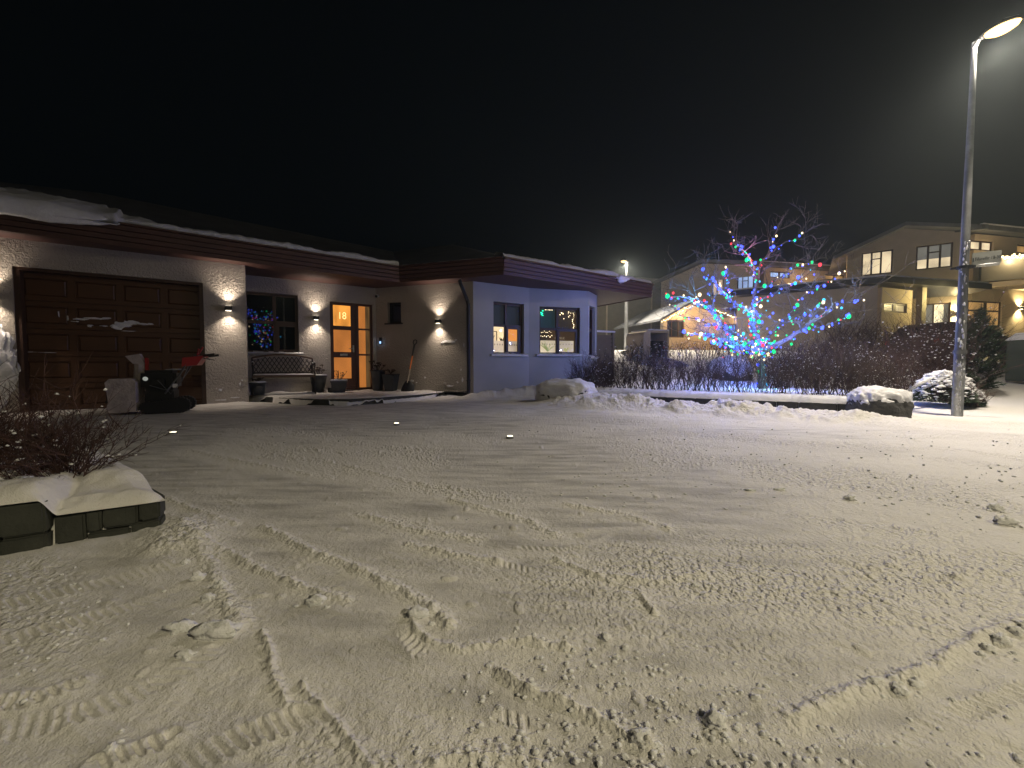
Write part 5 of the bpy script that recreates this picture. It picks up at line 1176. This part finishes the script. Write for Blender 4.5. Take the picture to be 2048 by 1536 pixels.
# roof: two slopes with dark boards, snow line
rf = F1.mb()
def slab(a, b, y0, y1, th=.16): rf.hull([(a[0], y0, a[1]), (b[0], y0, b[1]), (b[0], y0, b[1]+th), (a[0], y0, a[1]+th)], [(a[0], y1, a[1]), (b[0], y1, b[1]), (b[0], y1, b[1]+th), (a[0], y1, a[1]+th)])
slab((-.55, zL-.32), (sP, zP+.004), -.5, 6.5); slab((sP+.001, zP+.004), (F1.L+.4, zE-.06), -.5, .2)
rf.build('roof', M_ROOF, HR)
rb = F2.mb(); rb.hull([(-.3, -.55, zE-.07), (F2.L+.5, -.55, zE-.07), (F2.L+.5, -.55, zE+.12), (-.3, -.55, zE+.12)], [(-.3, 3, zE+.5), (F2.L+.5, 3, zE+.5), (F2.L+.5, 3, zE+.75), (-.3, 3, zE+.75)]); rb.build('roof', M_ROOF, HR)
sb_ = F2.mb(); sb_.bbox(-.2, F2.L+.5, -.56, -.2, zE+.125, zE+.19, .02); sb_.build('snow_cover', SNOW, HR)
# garage annex and carport roof
K = Vector((13.6, 15.0)); AX = Wall(K+Vector((-.815, .579))*4.6, K); AY = Wall(K, Vector((15.67, 15.75)))
ayw = AY.rect(1768, 606, 1814, 625)
wall_panel(AX, 0, AX.L, .4, 3.78, [], .25).build('wall', M_TAN, HR); wall_panel(AY, .25, AY.L, .4, 3.72, [ayw], .2).build('wall', M_CRM, HR)
fwin(AY, ayw, HR, lit('small_window', (.9, .72, .40), .40), [(.45, .56, .02, .98)], y=.04)
kn = [K+Vector((-.815, .579))*5.0+Vector((-.3, -.4)), K+Vector((-.1, -.45)), Vector((15.75, 15.15)), Vector((18.9, 15.9)), Vector((19.3, 17.2)), Vector((14.5, 20.5)), Vector((10.5, 19.5))]
m = MB(); m.prism(kn, 3.80, 4.02); m.build('carport_roof', M_RED if False else M_DARK, HR)
m = MB(); ks = [p+(Vector((15, 17.5))-p)*.02 for p in kn]; m.prism(ks, 4.024, 4.09); m.build('snow_cover', SNOW, HR)
m = MB(); m.prism([(15.82, 15.55), (16.02, 15.58), (15.99, 15.78), (15.79, 15.75)], .8, 3.80); m.build('column', M_GREYB, HR)
# balcony
q0 = Vector((19.85, 17.18)); q1 = Vector((21.2, 16.35)); q2 = Vector((24.5, 16.9))
m = MB(); m.prism([q0, q1, q2, Vector((25.5, 18.3)), Vector((20.2, 17.42))], 4.12, 4.30); m.build('balcony_floor', M_TAN, HR)
BW = Wall(q0, q1); BW2 = Wall(q1, q2)
for w in (BW, BW2):
    m = w.mb(); m.box(.03, w.L-.03, 0, .02, 4.36, 5.28); m.build('balcony_glass', M('frosted_balcony_glass', (.25, .24, .2), .3), HR)
    m = w.mb(); 
    for s in np.linspace(0.02, w.L-.02, max(2, int(w.L/1.4)+1)): m.box(s-.03, s+.03, -.04, 0, 4.1, 5.32)
    m.box(0, w.L, -.03, .04, 5.285, 5.33); m.build('balcony_rail', M_DARK, HR)
def fairy(pts, n, name, label, mat, r=.022, sag=.05, loc=None, grp=None, jit=.03, cl=1):
    L = [0]; pts = [Vector(p) for p in pts]
    for a, b in zip(pts, pts[1:]): L.append(L[-1]+(b-a).length)
    t = thing(name, label, 'string lights', pts[0], 0, grp); m = MB(); path = []
    for i in range(n):
        s = L[-1]*i/(n-1)
        for k in range(len(pts)-1):
            if s <= L[k+1]+1e-6: break
        p = pts[k].lerp(pts[k+1], (s-L[k])/(L[k+1]-L[k])); p = p+Vector((rt.gauss(0, jit*.3), rt.gauss(0, jit*.3), -abs(math.sin(i*1.1))*sag+rt.gauss(0, jit))); path.append(p)
        for c in range(cl): m.blob(p+Vector((0, 0, -.04*c-.02)), r*rt.uniform(.7, 1.25), 1, 0)
    m.build('bulbs', mat, t)['kind'] = 'stuff'; MB().tube([p+Vector((0, 0, .01)) for p in path], .004, 3, cap=False).build('cable', M_BLACK, t); return t
FW = emitter('warm_fairy_bulbs', (1.0, .74, .36), 8)
fr_ = fairy([BW.w(0, -.06, 5.30), BW.w(BW.L, -.06, 5.34), BW2.w(BW2.L, -.06, 5.34)], 120, 'string_lights', 'warm white string lights wound thickly along the glass balcony rail of the right house', FW, .028, .03, cl=2, jit=.035)
light('POINT', 'string_glow', BW.w(BW.L*.6, -.35, 5.15), 30, (1, .74, .4), .1, fr_)
# wall lamps of that house
def sconce(wl, px, py, label, power, updown=False, col=(1.0, .78, .38)):
    s, z = wl.at(px, py, -.08); w = wl.w(s, -.08, z); t = thing('wall_lamp', label, 'wall lamp', w, 0, 'lamps on the neighbouring houses')
    m = wl.mb(); m.bbox(s-.05, s+.05, -.14, 0, z-.06, z+.06, .01); m.build('lamp_housing', M_BLACK, t)
    for q in (-1, 1):
        m = wl.mb(); m.box(s-.04, s+.04, -.13, -.03, z+q*.062-.001, z+q*.062+.001); m.build('lens', emitter('sconce_glow', (1.0, .82, .5), 25), t)
        light('SPOT', 'lamp_beam', wl.w(s, -.09, z+q*.08), power*(1.2 if q < 0 else 1), col, .03, t, (120 if updown else 165, .8), Vector((0, 0, q))-wl.n*(-.25 if updown else .15))
    return t
sconce(F1, 1915, 627, 'small lit lamp beside the porch door of the right house', 130)
sconce(F2, 2042, 616, 'up and down lamp at the far right of the right house wall', 110, True)
light('POINT', 'annex_fill', Vector((16.4, 15.05, 3.45)), 110, (1.0, .80, .34), .1, HR)  # unseen fill light added to brighten the annex side wall
# bench by the annex
def iron_bench(label, mtx):
    o = mtx @ Vector((0, 0, 0)); t = thing('garden_bench', label, 'bench', o, 0, 'garden benches')
    m = MB(); m.tube([(-.55, 0, .85), (.55, 0, .85)], .03, 6); m.tube([(-.55, 0, .45), (.55, 0, .45)], .02, 6)
    for k in range(5): a = -.4+.2*k; m.tube([(a-.1, 0, .46), (a, 0, .62), (a+.1, 0, .84)], .012, 5); m.tube([(a+.1, 0, .46), (a, 0, .62), (a-.1, 0, .84)], .012, 5)
    xf(m, mtx).build('backrest', M_IRON, t); m = MB(); m.bbox(-.55, .55, -.45, 0, .41, .45, .01); xf(m, mtx).build('seat', M_IRON, t)
    for sg in (-1, 1): m = MB(); m.tube([(sg*.55, .05, .0), (sg*.55, 0, .45), (sg*.57, .03, .86)], .025, 6); m.tube([(sg*.55, -.46, 0), (sg*.55, -.42, .62), (sg*.55, 0, .64)], .02, 6); xf(m, mtx).build('leg', M_IRON, t)
p = P(1785, 690, 14.9); iron_bench('small dark iron bench in front of the yellow-lit annex wall', Matrix.Translation((p.x, p.y-.1, hz(p.x, 14.9)+.05)) @ Matrix.Rotation(math.atan2(AY.d.y, AY.d.x), 4, 'Z'))
# parked car in the carport
p = P(1868, 700, 13.1); CM = Matrix.Translation((p.x, p.y, hz(p.x, p.y)-.03)) @ Matrix.Rotation(R(10), 4, 'Z') @ Matrix.Scale(.9, 4)
CAR = thing('parked_car', 'dark grey hatchback parked under the carport, half hidden by the bare bush', 'car', CM.translation)
M_CARP = M('car_paint', (.05, .055, .06), .25, metal=.5, coat=.6)
body = [(-1.05, .30), (-1.08, .72), (-.98, .98), (1.95, .98), (2.75, .86), (2.95, .60), (2.9, .30)]
cab = [(-.96, .98), (-.70, 1.38), (-.45, 1.50), (.9, 1.50), (1.35, 1.35), (1.95, .98)]
def sec(prof, y0, y1, k=1.0, ins=0): return [(x*k, y0, z) for x, z in prof], [(x*k, y1, z) for x, z in prof]
m = MB(); a, b = sec(body, -.86, .86); m.hull(a, b); a = [(x, -.84, z) for x, z in cab]; b = [(x, .84, z) for x, z in cab]
lo1 = [(x, (-.84 if z < 1.0 else -.66), z) for x, z in cab]; hi1 = [(x, (.84 if z < 1.0 else .66), z) for x, z in cab]; m.hull(lo1, hi1); xf(m, CM).build('body', M_CARP, CAR)
m = MB()
for sg in (-1, 1):
    for (x0, x1) in ((-.72, .15), (.22, 1.3)):
        f = lambda x, z: (x, sg*(.84-.18*(z-.98)/.52+.004), z); z1 = 1.42
        q = [f(x0-.04, 1.03), f(x1+(.25 if x1 > 1 else 0), 1.03), f(x1-(.10 if x1 > 1 else 0), 1.36), f(x0+.14, 1.40)]; m.hull(q, [(a, b+sg*.006, c) for a, b, c in q])
q = [(-.96, -.62, 1.04), (-.96, .62, 1.04), (-.76, .56, 1.36), (-.76, -.56, 1.36)]; m.hull(q, [(a-.012, b, c+.006) for a, b, c in q]); xf(m, CM).build('window', WGR, CAR)
for sx_ in (-.45, 2.15):
    for sg in (-1, 1):
        m = MB(); m.tube([(sx_, sg*.70, .32), (sx_, sg*.885, .32)], .32, 20); wl_ = xf(m, CM).build('wheel', M_RUBBER, CAR); m = MB(); m.tube([(sx_, sg*.886, .32), (sx_, sg*.90, .32)], .19, 12); xf(m, CM).build('rim', M_GALV, wl_)
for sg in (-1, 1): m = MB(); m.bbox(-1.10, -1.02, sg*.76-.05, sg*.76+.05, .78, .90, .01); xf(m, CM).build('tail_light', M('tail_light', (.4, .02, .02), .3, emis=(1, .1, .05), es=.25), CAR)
# utility box, far right
p = P(2052, 737, 9.6); m = MB(); UB = thing('utility_box', 'dark green utility cabinet with a snowy lid at the right edge of the picture', 'utility box', (p.x, p.y, p.z)); m.bbox(p.x-.20, p.x+.4, p.y-.2, p.y+.25, p.z-.3, p.z+.68, .015); m.build('cabinet', M('utility_green', (.035, .05, .04), .6), UB)
m = MB(); m.hull([(p.x-.22, p.y-.22, p.z+.682), (p.x+.42, p.y-.22, p.z+.682), (p.x+.42, p.y+.27, p.z+.682), (p.x-.22, p.y+.27, p.z+.682)], [(p.x-.1, p.y-.1, p.z+.86), (p.x+.3, p.y-.1, p.z+.86), (p.x+.3, p.y+.15, p.z+.86), (p.x-.1, p.y+.15, p.z+.86)]); m.build('snow_cover', SNOW, UB)

# ---- plants by the lamp post
def conifer(c, h, w, label, seed, mat=M_NEEDLE, snow_n=180):
    rn = random.Random(seed); t = thing('conifer_shrub', label, 'shrub', c); m = MB(); sm = MB(); c = Vector(c)
    m2 = MB(); m2.tube([c, c+Vector((0, 0, h*.9))], [.035, .01], 6); m2.build('trunk', M_BARK, t)
    for i in range(330):
        k = rn.random()**.8; z = .04+.92*k; rad = w*(math.sin(math.pi*min(1, (z*.9+.16)))**.7)*rn.uniform(.5, 1.0); a = rn.uniform(0, 6.28)
        tip = c+Vector((math.cos(a)*rad, math.sin(a)*rad, h*z+rn.uniform(.0, .08))); b = c+Vector((0, 0, h*z*.75))
        d = (tip-b).normalized()
        for q in range(95):
            f = .45+.55*q/60; p = b.lerp(tip, f); dn = (d*.8+Vector((rn.gauss(0, .6), rn.gauss(0, .6), rn.gauss(.3, .5)))).normalized(); L = rn.uniform(.04, .085); sd = dn.orthogonal().normalized()*.007
            m.add([p-sd, p+sd, p+dn*L], [(0, 1, 2)])
        if rn.random() < .5:
            for _ in range(1): sm.blob(b.lerp(tip, rn.uniform(.7, 1.02))+Vector((0, 0, .015)), rn.uniform(.008, .022), 1, .5, (1.3, 1.1, .7), i)
    m.build('crown', mat, t); sm.build('snow_cover', SNOW, t)
p = P(1955, 770, 8.2); conifer((p.x, p.y, hz(p.x, p.y)), 1.72, .34, 'dark green pine shrub flecked with snow right behind the lamp pole', 3)
# snowy low round shrub
def snow_shrub(c, w, h, label, seed):
    rn = random.Random(seed); t = thing('snowy_shrub', label, 'shrub', c); m = MB(); sm = MB(); c = Vector(c); st = []
    for i in range(70):
        a = rn.uniform(0, 6.28); st.append((c+Vector((rn.gauss(0, .08), rn.gauss(0, .08), 0)), (math.cos(a)*.9, math.sin(a)*.9, rn.uniform(.5, 1.6)), h*rn.uniform(.5, .9)))
    twig_mass(st, M_TWIGR, rn, 'twigs', t, False, .006, 2, (3, 4))
    for i in range(3600):
        a = rn.uniform(0, 6.28); el = math.asin(rn.uniform(-.1, 1)); r = rn.uniform(.85, 1.02); p = c+Vector((math.cos(a)*math.cos(el)*w*r, math.sin(a)*math.cos(el)*w*r*.8, .03+h*max(0, math.sin(el))*r)); dn = (p-c).normalized()+Vector((rn.gauss(0, .6), rn.gauss(0, .6), rn.gauss(0, .6))); dn.normalize(); sd = dn.orthogonal().normalized()*.008
        m.add([p-sd, p+sd, p+dn*rn.uniform(.03, .07)], [(0, 1, 2)])
    for i in range(620):
        a = rn.uniform(0, 6.28); el = math.asin(min(1, abs(rn.gauss(.7, .35)))); p = c+Vector((math.cos(a)*math.cos(el)*w, math.sin(a)*math.cos(el)*w*.8, .06+h*math.sin(el)*1.0)); s = rn.uniform(.015, .05)*(.5+.7*math.sin(el)); sm.blob(p, s, 1, .45, (1.4, 1.3, .6), i)
    m.build('needles', M_NEEDLE, t); sm.build('snow_cover', SNOW, t)
p = P(1888, 790, 7.0); snow_shrub((p.x, p.y, hz(p.x, p.y)+.08), .42, .47, 'low rounded shrub heaped with snow, between the boulder and the lamp pole', 4)
p = P(1935, 800, 7.1); snow_shrub((p.x, p.y, hz(p.x, p.y)+.0), .22, .24, 'small snow-laden shrub at the foot of the pine, right of the lamp pole', 5)
p = P(1872, 748, 8.6); cb = thing('bare_shrub', 'wide bare shrub dotted with snow in front of the parked car', 'shrub', (p.x, p.y, .3), 0, 'bare shrubs')
rn = random.Random(9); stems = [((p.x+rn.gauss(0, .16), p.y+rn.gauss(0, .15), hz(p.x, p.y)), (rn.gauss(0, .5), rn.gauss(0, .4), 1), rn.uniform(.7, 1.25)) for _ in range(150)]
twig_mass(stems, M_TWIGR, rn, 'twigs', cb, True, .007, 2, (3, 5), .013, .45, .1, .16)
# fallen, snow-covered branch running from the boulder to the shrub
m = MB(); pp = [P(1818, 780, 6.6), P(1838, 768, 6.7), P(1862, 756, 6.8)]; m.tube(pp, [.02, .03, .028], 7); tag(m.build('snowy_branch', SNOW, None), 'thin snow-covered branch rising from the boulder to the rounded shrub', 'branch')
# ================================================================== CENTRE HOUSE
MC = P(1518, 600, 22).xy
f1d = Vector((-.815, .579)); M1 = Wall(Vector((MC.x, MC.y))+f1d*5.2, MC); M2 = Wall(MC, Vector((MC.x, MC.y))+Vector((.978, .208))*7.5)
HM = thing('two_storey_house', 'two-storey house behind the lit tree, edged with warm string lights', 'house', (MC.x, MC.y+2, 1.6), 0, 'two-storey houses')
zE = M1.at(1518, 532)[1]
c1 = M1.rect(1424, 555, 1447, 591); c2 = M1.rect(1474, 549, 1508, 583); c3 = M2.rect(1541, 543, 1580, 556); c4 = M2.rect(1650, 549, 1690, 560)
wall_panel(M1, 0, M1.L, 1.0, zE-.5, [c1, c2], .3).build('wall', M_TAN, HM)
gb = M1.mb(); gb.hull([(0, .3, zE-.499), (M1.L, .3, zE-.499), (M1.L, .3, zE), (M1.L*.45, .3, zE+.55), (0, .3, zE-.2)], [(0, 0, zE-.499), (M1.L, 0, zE-.499), (M1.L, 0, zE), (M1.L*.45, 0, zE+.55), (0, 0, zE-.2)]); gb.build('gable', M_TAN, HM)
wall_panel(M2, .3, M2.L, 1.0, zE-.05, [c3, c4, M2.rect(1540, 640, 1568, 690), M2.rect(1575, 640, 1610, 690)], .3).build('wall', M_TAN, HM)
BLU = lit('bluish_window', (.45, .62, 1.0), .8, .3); PNK = lit('pinkish_window', (1.0, .72, .5), .6, .2)
fwin(M1, c1, HM, PNK, [(.4, .5, .02, .98)]); fwin(M1, c2, HM, BLU, [(.30, .36, .02, .98), (.62, .68, .02, .98), (.36, .62, .62, .66)]); fwin(M2, c3, HM, BLU, [(.45, .54, .02, .98)]); fwin(M2, c4, HM, WAMB, [(.48, .53, .02, .98)])
fwin(M2, M2.rect(1540, 640, 1568, 690), HM, PNK, [(.45, .53, 0.02, .98)]); fwin(M2, M2.rect(1575, 640, 1610, 690), HM, lit('tree_room_window', (1, .62, .3), .55), [(.5, .55, .02, .98)])
rf = M1.mb(); rf.hull([(-.5, -.4, zE-.42), (M1.L*.45, -.4, zE+.56), (M1.L*.45, -.4, zE+.72), (-.5, -.4, zE-.26)], [(-.5, 5, zE-.42), (M1.L*.45, 5, zE+.56), (M1.L*.45, 5, zE+.72), (-.5, 5, zE-.26)])
rf.hull([(M1.L*.45+.001, -.4, zE+.56), (M1.L+.3, -.4, zE-.02), (M1.L+.3, -.4, zE+.14), (M1.L*.45+.001, -.4, zE+.72)], [(M1.L*.45+.001, .1, zE+.56), (M1.L+.3, .1, zE-.02), (M1.L+.3, .1, zE+.14), (M1.L*.45+.001, .1, zE+.72)]); rf.build('roof', M_ROOF, HM)
rb = M2.mb(); rb.hull([(-.3, -.5, zE-.08), (M2.L, -.5, zE-.08), (M2.L, -.5, zE+.1), (-.3, -.5, zE+.1)], [(-.3, 3, zE+.4), (M2.L, 3, zE+.4), (M2.L, 3, zE+.6), (-.3, 3, zE+.6)]); rb.build('roof', M_ROOF, HM)
sb_ = M2.mb(); sb_.bbox(-.3, M2.L, -.5, -.3, zE+.104, zE+.15, .01); sb_.build('snow_cover', SNOW, HM)
# low gabled front wing of that house, lit orange under its eaves
LW = Wall(P(1327, 650, 19.2).xy, P(1445, 650, 19.9).xy); zA = LW.at(1375, 607)[1]; sA = LW.at(1375, 607)[0]; z0_ = LW.at(1327, 633)[1]; z1_ = LW.at(1445, 632)[1]; lw = LW.rect(1334, 640, 1369, 675)
zc = min(z0_, z1_)-.02; wall_panel(LW, 0, LW.L, .9, zc, [lw], .25).build('wall', M_CRM, HM)
g = LW.mb(); poly = [(0, zc+.001), (LW.L, zc+.001), (LW.L, z1_), (sA, zA), (0, z0_)]; g.hull([(a, .25, z) for a, z in poly], [(a, 0, z) for a, z in poly]); g.build('gable', M_CRM, HM)
fwin(LW, lw, HM, [(M('dark_glass_centre', (.02, .025, .04), .1), 0, 1, 0, 1)], [(.28, .33, .02, .98), (.66, .70, .02, .98)])
rf = LW.mb(); k = (zA-z0_)/sA
rf.hull([(-.55, -.6, z0_-.55*k), (sA, -.6, zA+.004), (sA, -.6, zA+.12), (-.55, -.6, z0_-.55*k+.1)], [(-.55, 4, z0_-.55*k), (sA, 4, zA+.004), (sA, 4, zA+.12), (-.55, 4, z0_-.55*k+.1)])
rf.hull([(sA+.001, -.6, zA+.004), (LW.L+.3, -.6, z1_-.06), (LW.L+.3, -.6, z1_+.06), (sA+.001, -.6, zA+.12)], [(sA+.001, 4, zA+.004), (LW.L+.3, 4, z1_-.06), (LW.L+.3, 4, z1_+.06), (sA+.001, 4, zA+.12)]); rf.build('roof', M_ROOF, HM)
# entrance part between
EN = Wall(P(1446, 650, 20.6).xy, P(1535, 650, 20.9).xy); e1 = EN.rect(1478, 640, 1492, 690); e2 = EN.rect(1452, 648, 1474, 700)
wall_panel(EN, 0, EN.L, .9, EN.at(1490, 630)[1], [e1, e2], .2).build('wall', M_TAN, HM)
fwin(EN, e1, HM, lit('door_window', (1, .62, .32), .8), [], nm='door'); fwin(EN, e2, HM, lit('blue_lit_panel', (.15, .35, 1.0), .9), [(.3, .36, .02, .98), (.64, .70, .02, .98)])  # blue pane emission paints the blue light falling on a pale panel
er = EN.mb(); ze = EN.at(1490, 630)[1]; er.box(-.3, EN.L+.3, -.7, 2, ze+.002, ze+.2); er.build('porch_roof', M_RED, HM); er = EN.mb(); er.bbox(-.3, EN.L+.3, -.7, 1.9, ze+.204, ze+.28, .03); er.build('snow_cover', SNOW, HM)
fairy([LW.w(-.5, -.64, z0_-.5*k-.05), LW.w(sA, -.64, zA-.04), LW.w(LW.L+.1, -.64, z1_-.08)], 46, 'string_lights', 'warm string lights along the low gable left of the lit tree', FW, .026, .03)
fairy([EN.w(-.2, -.74, ze+.0), EN.w(EN.L+.2, -.74, ze+.0)], 22, 'string_lights', 'warm string lights along the porch eave behind the lit tree', FW, .024, .04)
b0_ = M2.w(.1, -.9, M2.at(1524, 577)[1]); b1_ = M2.w(M2.at(1690, 556, -.9)[0], -.9, M2.at(1690, 556, -.9)[1]); bw_ = Wall(b0_.xy, b1_.xy)
m = bw_.mb(); m.box(0, bw_.L, 0, .05, b0_.z-1.05, b0_.z-.05); m.build('balcony_front', M_TAN, HM)
fairy([b0_, b1_], 60, 'string_lights', 'warm icicle lights along the balcony of the house behind the lit tree', FW, .028, .14, jit=.05)
light('POINT', 'eave_glow', LW.w(sA-.5, -.45, zA-.35), 60, (1.0, .62, .28), .12, HM); light('POINT', 'eave_glow', LW.w(LW.L*.7, -1.1, zc-.2), 50, (1.0, .62, .28), .12, HM)
light('POINT', 'porch_glow', EN.w(EN.L*.5, -.5, ze-.25), 60, (1, .66, .36), .1, HM); light('POINT', 'balcony_glow', bw_.w(bw_.L*.5, -.3, b0_.z-.2), 90, (1, .6, .3), .1, HM)
# ================================================================== grey building, bin shelter, slatted fence, covered trailer
NB = Wall(P(1196, 650, 27).xy, P(1420, 650, 29).xy); zt_ = NB.at(1257, 565)[1]
BN = thing('grey_hall', 'big plain grey building with panel seams, behind the distant street lamp', 'building', NB.w(3, 3, 1.6))
m = NB.mb(); m.box(-4, NB.L+3, 0, 6, .8, zt_); m.build('wall', M_GREYB, BN); m = NB.mb()
for px in (1213, 1302, 1350): s = NB.at(px, 650)[0]; m.box(s-.05, s+.05, -.05, -.002, .9, zt_-.1)
m.build('seam_trim', M_TAN, BN); m = NB.mb(); m.box(-4.2, NB.L+3.2, -.3, 6.2, zt_+.002, zt_+.3); m.build('roof', M('grey_parapet', (.3, .3, .3), .7), BN)
BSW = Wall(P(1287, 690, 14.2).xy, P(1338, 690, 14.6).xy); zb0 = hz(*BSW.w(0, 0, 0).xy)-.1; ztp = BSW.at(1310, 661)[1]
BS = thing('bin_shelter', 'cream concrete bin shelter with a rounded left shoulder, left of the gabled house', 'bin shelter', BSW.w(.4, .4, zb0))
m = BSW.mb(); L = BSW.L; r_ = .22; prof = [(0, zb0), (0, ztp-r_)]+[(r_-r_*math.cos(a), ztp-r_+r_*math.sin(a)) for a in (.4, .8, 1.2, 1.57)]+[(L, ztp), (L, ztp-.07), (.3, ztp-.07), (.3, zb0)]
m.hull([(a, 1.0, z) for a, z in prof], [(a, 0, z) for a, z in prof]); m.box(L-.07, L-.001, .001, 1.0, zb0, ztp-.071); m.box(.301, L-.071, .93, .999, zb0, ztp-.071); m.build('shell', M_CRM, BS)
m = BSW.mb(); m.bbox(-.02+r_, L+.01, -.01, 1.0, ztp+.002, ztp+.05, .015); m.build('snow_cover', SNOW, BS)
for i, (px, lb, cc) in enumerate([(1310, 'dark wheeled bin with a pale sticker, left one inside the bin shelter', (.35, .45, .38)), (1326, 'dark wheeled bin with a red label, right one inside the bin shelter', (.5, .12, .1))]):
    s, z = BSW.at(px, 690, .2); t = thing('wheelie_bin', lb, 'bin', BSW.w(s, .3, zb0), 0, 'bins in the shelter'); m = BSW.mb(); m.hull([(s-.10, .2, zb0), (s+.10, .2, zb0), (s+.1, .5, zb0), (s-.1, .5, zb0)], [(s-.13, .15, ztp-.42), (s+.13, .15, ztp-.42), (s+.13, .55, ztp-.42), (s-.13, .55, ztp-.42)]); m.build('body', M_BLACK, t)
    m = BSW.mb(); m.bbox(s-.14, s+.14, .12, .57, ztp-.415, ztp-.36, .01); m.build('lid', M_DARK, t); m = BSW.mb(); m.box(s-.05, s+.05, .13, .145, ztp-.62, ztp-.54); m.build('sticker', M('bin_sticker', cc, .5), t)
p = P(1270, 712, 15); TRL = thing('covered_trailer', 'low snow-covered trailer between the distant lamp post and the bin shelter', 'trailer', (p.x, p.y, 1.0)); m = MB(); m.bbox(p.x-.28, p.x+.28, p.y, p.y+1.2, p.z-.2, p.z+.22, .05); m.build('body', M_BLACK, TRL)
m = MB(); [m.blob((p.x-.2+.1*i, p.y+.1+.1*(i % 3), p.z+.30), .13, 2, .35, (1.1, 1, .8), i) for i in range(5)]; m.build('snow_cover', SNOW, TRL, smooth=True)
FN = Wall(Vector((2.75, 12.5)), Vector((3.16, 12.7))); fz = FN.at(1200, 664)[1]
FE = thing('slatted_fence', 'short fence of horizontal brown slats at the far end of the wing', 'fence', FN.w(.2, 0, .2)); m = FN.mb(); z = fz-.08
while z > .2: m.box(-.4, FN.L, 0, .02, z-.10, z-.004); m.box(-.4, FN.L-.02, .021, .03, z-.13, z-.1); z -= .125
m.build('slats', M_SLAT, FE); m = FN.mb(); m.bbox(FN.L, FN.L+.09, -.03, .06, .1, fz, .01); m.build('post', M_SLAT, FE); m = FN.mb(); m.bbox(-.4, FN.L+.12, -.05, .08, fz, fz+.05, .02); m.build('snow_cover', SNOW, FE)
# distant bushes along the far side
hedge(0, 6, 0, .8, .7, .8, 130, 'far bare hedge with snowy tips in front of the distant lamp post', M_TWIG, 21, zb=.7, sn_p=.6, snow_r=.022, rad=.012, line=(Vector((3.6, 13.6)), Vector((1, .05)), Vector((0, 1))), dep=1)
# distant dark bushes left of the annex, filling the gap behind the tall hedge
hedge(0, 3.2, 0, .8, 1.5, 1.2, 110, 'dark bare bushes beside the annex of the right house', M_TWIGR, 22, zb=.5, sn_p=.08, snow_r=.012, rad=.01, line=(Vector((9.4, 11.6)), Vector((1, .12)).normalized(), Vector((-.1, 1))), dep=2)

# ================================================================== loose snow chunks on the drive (uncountable)
ch = MB(); rc = random.Random(31)
def chunk(px, py, r, sq=1.0):
    q = G(px, py); r *= .72; ch.blob((q.x, q.y, r*.45), r, 3, .34, (1.1*sq, .9, .8), rc.random()*50, 2.2)
    for _ in range(3): ch.blob((q.x+rc.gauss(0, r*1.5), q.y+rc.gauss(0, r*1.5), r*.15), r*rc.uniform(.2, .5), 2, .4, (1.1, .9, .8), rc.random()*50, 2)
for (px, py, r, s) in [(1430, 1448, .026, 1), (1511, 1400, .013, 1.2), (1752, 1372, .018, 1.8), (1790, 1365, .018, 1.3), (1798, 1388, .022, 1), (1830, 1372, .018, 1.2), (1905, 1405, .010, 1), (1975, 1300, .018, 1), (2000, 1285, .024, 1.1), (2030, 1268, .022, 1), (1960, 1312, .013, 1), (2045, 1258, .024, 1),
        (1232, 1318, .012, 1), (360, 1262, .03, 1.6), (430, 1272, .042, 1.8), (372, 1315, .02, 1.4), (222, 1502, .015, .8), (835, 1235, .03, 1.3), (1280, 1480, .02, 1.3), (632, 1208, .03, 1.2), (1210, 1280, .018, 1), (1250, 1300, .014, 1), (2010, 1048, .04, 1.5), (1990, 1020, .03, 1.5), (1700, 1000, .03, 1.3), (1500, 983, .02, 2.0), (1560, 981, .02, 2.2), (440, 1180, .03, 1), (415, 1200, .022, 1), (370, 1130, .022, 1), (395, 1160, .028, 1), (350, 1100, .02, 1), (455, 1215, .02, 1), (1120, 1125, .016, 1), (700, 1205, .014, 1), (1390, 1175, .016, 1)]: chunk(px, py, r, s)
for i in range(3600):
    px = rc.uniform(0, 2048); py = 858+690*rc.random(); q = G(px, py)
    if mnoise.noise(Vector((q.x*.9, q.y*.9, 3)))+.30*(px > 1050)+rc.gauss(0, .15) < .22: continue
    if (Vector((q.x, q.y))-PC).dot(PV) > -.1 and q.x < -1.3 and q.y < 4 and (Vector((q.x, q.y))-PC).dot(PU) > -.1: continue
    r = rc.choice([.003, .003, .004, .005, .006])*(1 if q.y < 2 else 1.3); ch.blob((q.x, q.y, r*.5), r, 2, .3, (1.2, 1, .8), rc.random()*50)
tag(ch.build('snow_chunks', SNOW, None, smooth=True), None, None, kind='stuff')

# ================================================================== air volume added to give a lens-like glow round the lamps
hm = MB(); hm.box(-45, 55, -30, 60, -1.0, 13.0); HZ = hm.build('glow_haze', M_WHITE, None); tag(HZ, kind='stuff')
hmat = bpy.data.materials.new('glow_haze'); hmat.use_nodes = True; n = hmat.node_tree; n.nodes.clear(); o = n.nodes.new('ShaderNodeOutputMaterial'); v = n.nodes.new('ShaderNodeVolumePrincipled')
v.inputs['Color'].default_value = (.82, .95, 1, 1); v.inputs['Density'].default_value = .0024; v.inputs['Anisotropy'].default_value = .45; n.links.new(v.outputs[0], o.inputs['Volume'])
HZ.data.materials.clear(); HZ.data.materials.append(hmat)

for o in bpy.data.objects:
    if o.parent is not None and o.name.split('.')[0] in ('snow_cover', 'snow_patch', 'snow_clump'): o['kind'] = 'stuff'
